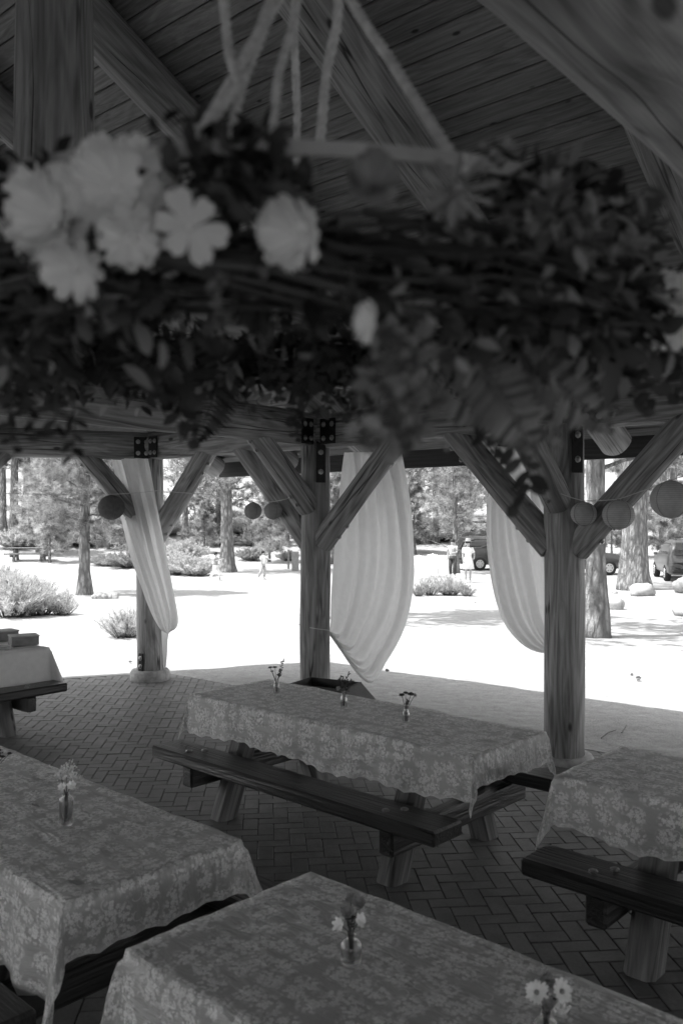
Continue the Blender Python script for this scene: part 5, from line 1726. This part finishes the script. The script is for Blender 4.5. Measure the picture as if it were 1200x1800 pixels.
# ================================================================== people
def person(u, v, h, rz, pose, label, top, bottom, hair, dress=False, hat=False):
    g = ground_at(u, v); root = empty('person', g, rz); tag(root, label, 'person')
    k = h / 1.7
    J = dict(pel=(0, 0, .92), wai=(0, 0, 1.08), che=(0, -.01, 1.30), nck=(0, 0, 1.44), hd0=(0, -.02, 1.52), hd1=(0, -.02, 1.63), hd2=(0, 0, 1.70))
    base = dict(lsh=(.17, 0, 1.38), lel=(.22, .02, 1.12), lwr=(.23, -.06, .88), lhd=(.23, -.09, .79), rsh=(-.17, 0, 1.38), rel=(-.22, .02, 1.12), rwr=(-.23, -.06, .88), rhd=(-.23, -.09, .79),
                lhp=(.09, 0, .88), lkn=(.10, -.02, .48), lan=(.10, .02, .08), lto=(.11, -.14, .03), rhp=(-.09, 0, .88), rkn=(-.10, -.02, .48), ran=(-.10, .02, .08), rto=(-.11, -.14, .03))
    base.update(pose); J.update(base)
    RAD = dict(pel=.135, wai=.115, che=.14, nck=.05, hd0=.075, hd1=.092, hd2=.05, lsh=.058, lel=.042, lwr=.03, lhd=.034, lhp=.085, lkn=.055, lan=.04, lto=.03)
    RAD.update({'r' + a[1:]: b for a, b in list(RAD.items()) if a[0] == 'l'})
    E = [('pel', 'wai'), ('wai', 'che'), ('che', 'nck'), ('nck', 'hd0'), ('hd0', 'hd1'), ('hd1', 'hd2')]
    for s in 'lr': E += [('che', s + 'sh'), (s + 'sh', s + 'el'), (s + 'el', s + 'wr'), (s + 'wr', s + 'hd'), ('pel', s + 'hp'), (s + 'hp', s + 'kn'), (s + 'kn', s + 'an'), (s + 'an', s + 'to')]
    names = list(J); ix = {a: i for i, a in enumerate(names)}
    me = bpy.data.meshes.new('body'); me.from_pydata([tuple(np.array(J[a]) * k) for a in names], [(ix[a], ix[b]) for a, b in E], []); me.update()
    o = link('body', me, M('skin'), root)
    md = o.modifiers.new('skin', 'SKIN'); md.use_smooth_shade = True
    if not me.skin_vertices: 
        bm = bmesh.new(); bm.from_mesh(me); bm.verts.layers.skin.verify(); bm.to_mesh(me); bm.free()
    sv = me.skin_vertices[0].data
    for a in names: sv[ix[a]].radius = (RAD[a] * k, RAD[a] * k); sv[ix[a]].use_root = (a == 'pel')
    o.modifiers.new('sub', 'SUBSURF').levels = 1; o.modifiers['sub'].render_levels = 1
    V_ = lambda a: Vector(J[a]) * k
    # shirt or dress: tubes that wrap the body
    b = MB()
    b.tube([V_('pel') + Vector((0, 0, -.02 * k)), V_('wai'), V_('che') - Vector((0, 0, .04 * k)), V_('che') + Vector((0, 0, .08 * k)), V_('nck') - Vector((0, 0, .01 * k))], [.165 * k, .14 * k, .175 * k, .165 * k, .07 * k], 14)
    for s in 'lr': b.tube([V_('che').lerp(V_(s + 'sh'), .5), V_(s + 'sh'), V_(s + 'sh').lerp(V_(s + 'el'), .7)], [.09 * k, .075 * k, .062 * k], 10)
    b.build('shirt', M(top), root, True)
    b = MB()
    if dress: b.tube([V_('wai'), V_('pel'), (V_('lkn') + V_('rkn')) / 2 + Vector((0, 0, .06 * k))], [.145 * k, .19 * k, .25 * k], 16); nm = 'skirt'
    else:
        nm = 'trousers'
        b.tube([V_('wai') - Vector((0, 0, .03)), V_('pel'), V_('pel') - Vector((0, 0, .09 * k))], [.14 * k, .165 * k, .15 * k], 14)
        for s in 'lr': b.tube([V_(s + 'hp'), V_(s + 'kn'), V_(s + 'kn').lerp(V_(s + 'an'), .75)], [.105 * k, .078 * k, .064 * k], 10)
    b.build(nm, M(bottom), root, True)
    b = MB(); c = V_('hd1') + Vector((0, .025 * k, .02 * k)); ball(b, c, .108 * k, 14, 1.05)
    b.v = [v for v in b.v]
    b.build('hair', M(hair), root, True, Matrix.Identity(4))
    for s in (-1, 1):
        b = MB(); ball(b, V_('hd1') + Vector((s * .035, -.085, -.01)) * k, .011 * k, 6); b.build('eye', M('hair_dark'), root, True)
    if hat:
        b = MB().lathe([(.19, 0), (.2, .012), (.11, .02), (.105, .10), (.07, .13)], (0, 0, 0), 20); b.build('sun_hat', M('book_dark'), root, True, Matrix.Translation(V_('hd1') + Vector((0, .01, .05)) * k))
    for s in 'lr':
        b = MB().box((V_(s + 'an') + V_(s + 'to')) / 2 - Vector((0, 0, .02 * k)), (.085 * k, .25 * k, .07 * k), bev=.02 * k); b.build('shoe', M('cloth_white'), root)
    return root
person(822, 1024, 1.68, .25, dict(lel=(.27, -.02, 1.14), lwr=(.20, -.14, .98), lhd=(.14, -.18, .95)), 'woman in a white dress and sun hat standing on the bright sand', 'cloth_white', 'cloth_white', 'hair_dark', True, True)
person(795, 1016, 1.66, -.5, dict(lel=(.25, -.1, 1.14), lwr=(.1, -.25, 1.12), lhd=(.03, -.27, 1.13)), 'person in dark patterned clothes standing behind the scraggy pine trunk', 'cloth_pattern', 'cloth_dark', 'hair_dark')
person(379, 1022, 1.18, 1.35, dict(lel=(.25, -.15, 1.25), lwr=(.2, -.38, 1.32), lhd=(.18, -.46, 1.34), rel=(-.24, -.12, 1.22), rwr=(-.2, -.34, 1.28), rhd=(-.18, -.42, 1.3), lkn=(.1, -.2, .52), lan=(.1, -.22, .1), lto=(.1, -.38, .06), rkn=(-.1, .1, .48), ran=(-.1, .34, .2), rto=(-.1, .26, .08)), 'running child in a grey top with both arms stretched forward', 'cloth_grey', 'cloth_white', 'hair_dark')
person(462, 1019, 1.2, 1.2, dict(lel=(.24, -.16, 1.24), lwr=(.2, -.38, 1.2), lhd=(.19, -.47, 1.21), lkn=(.1, -.12, .5), lan=(.1, -.02, .08), rkn=(-.1, .08, .48), ran=(-.1, .25, .12), rto=(-.1, .12, .04)), 'child in patterned trousers walking with one arm held out', 'cloth_white', 'cloth_pattern', 'hair_dark')
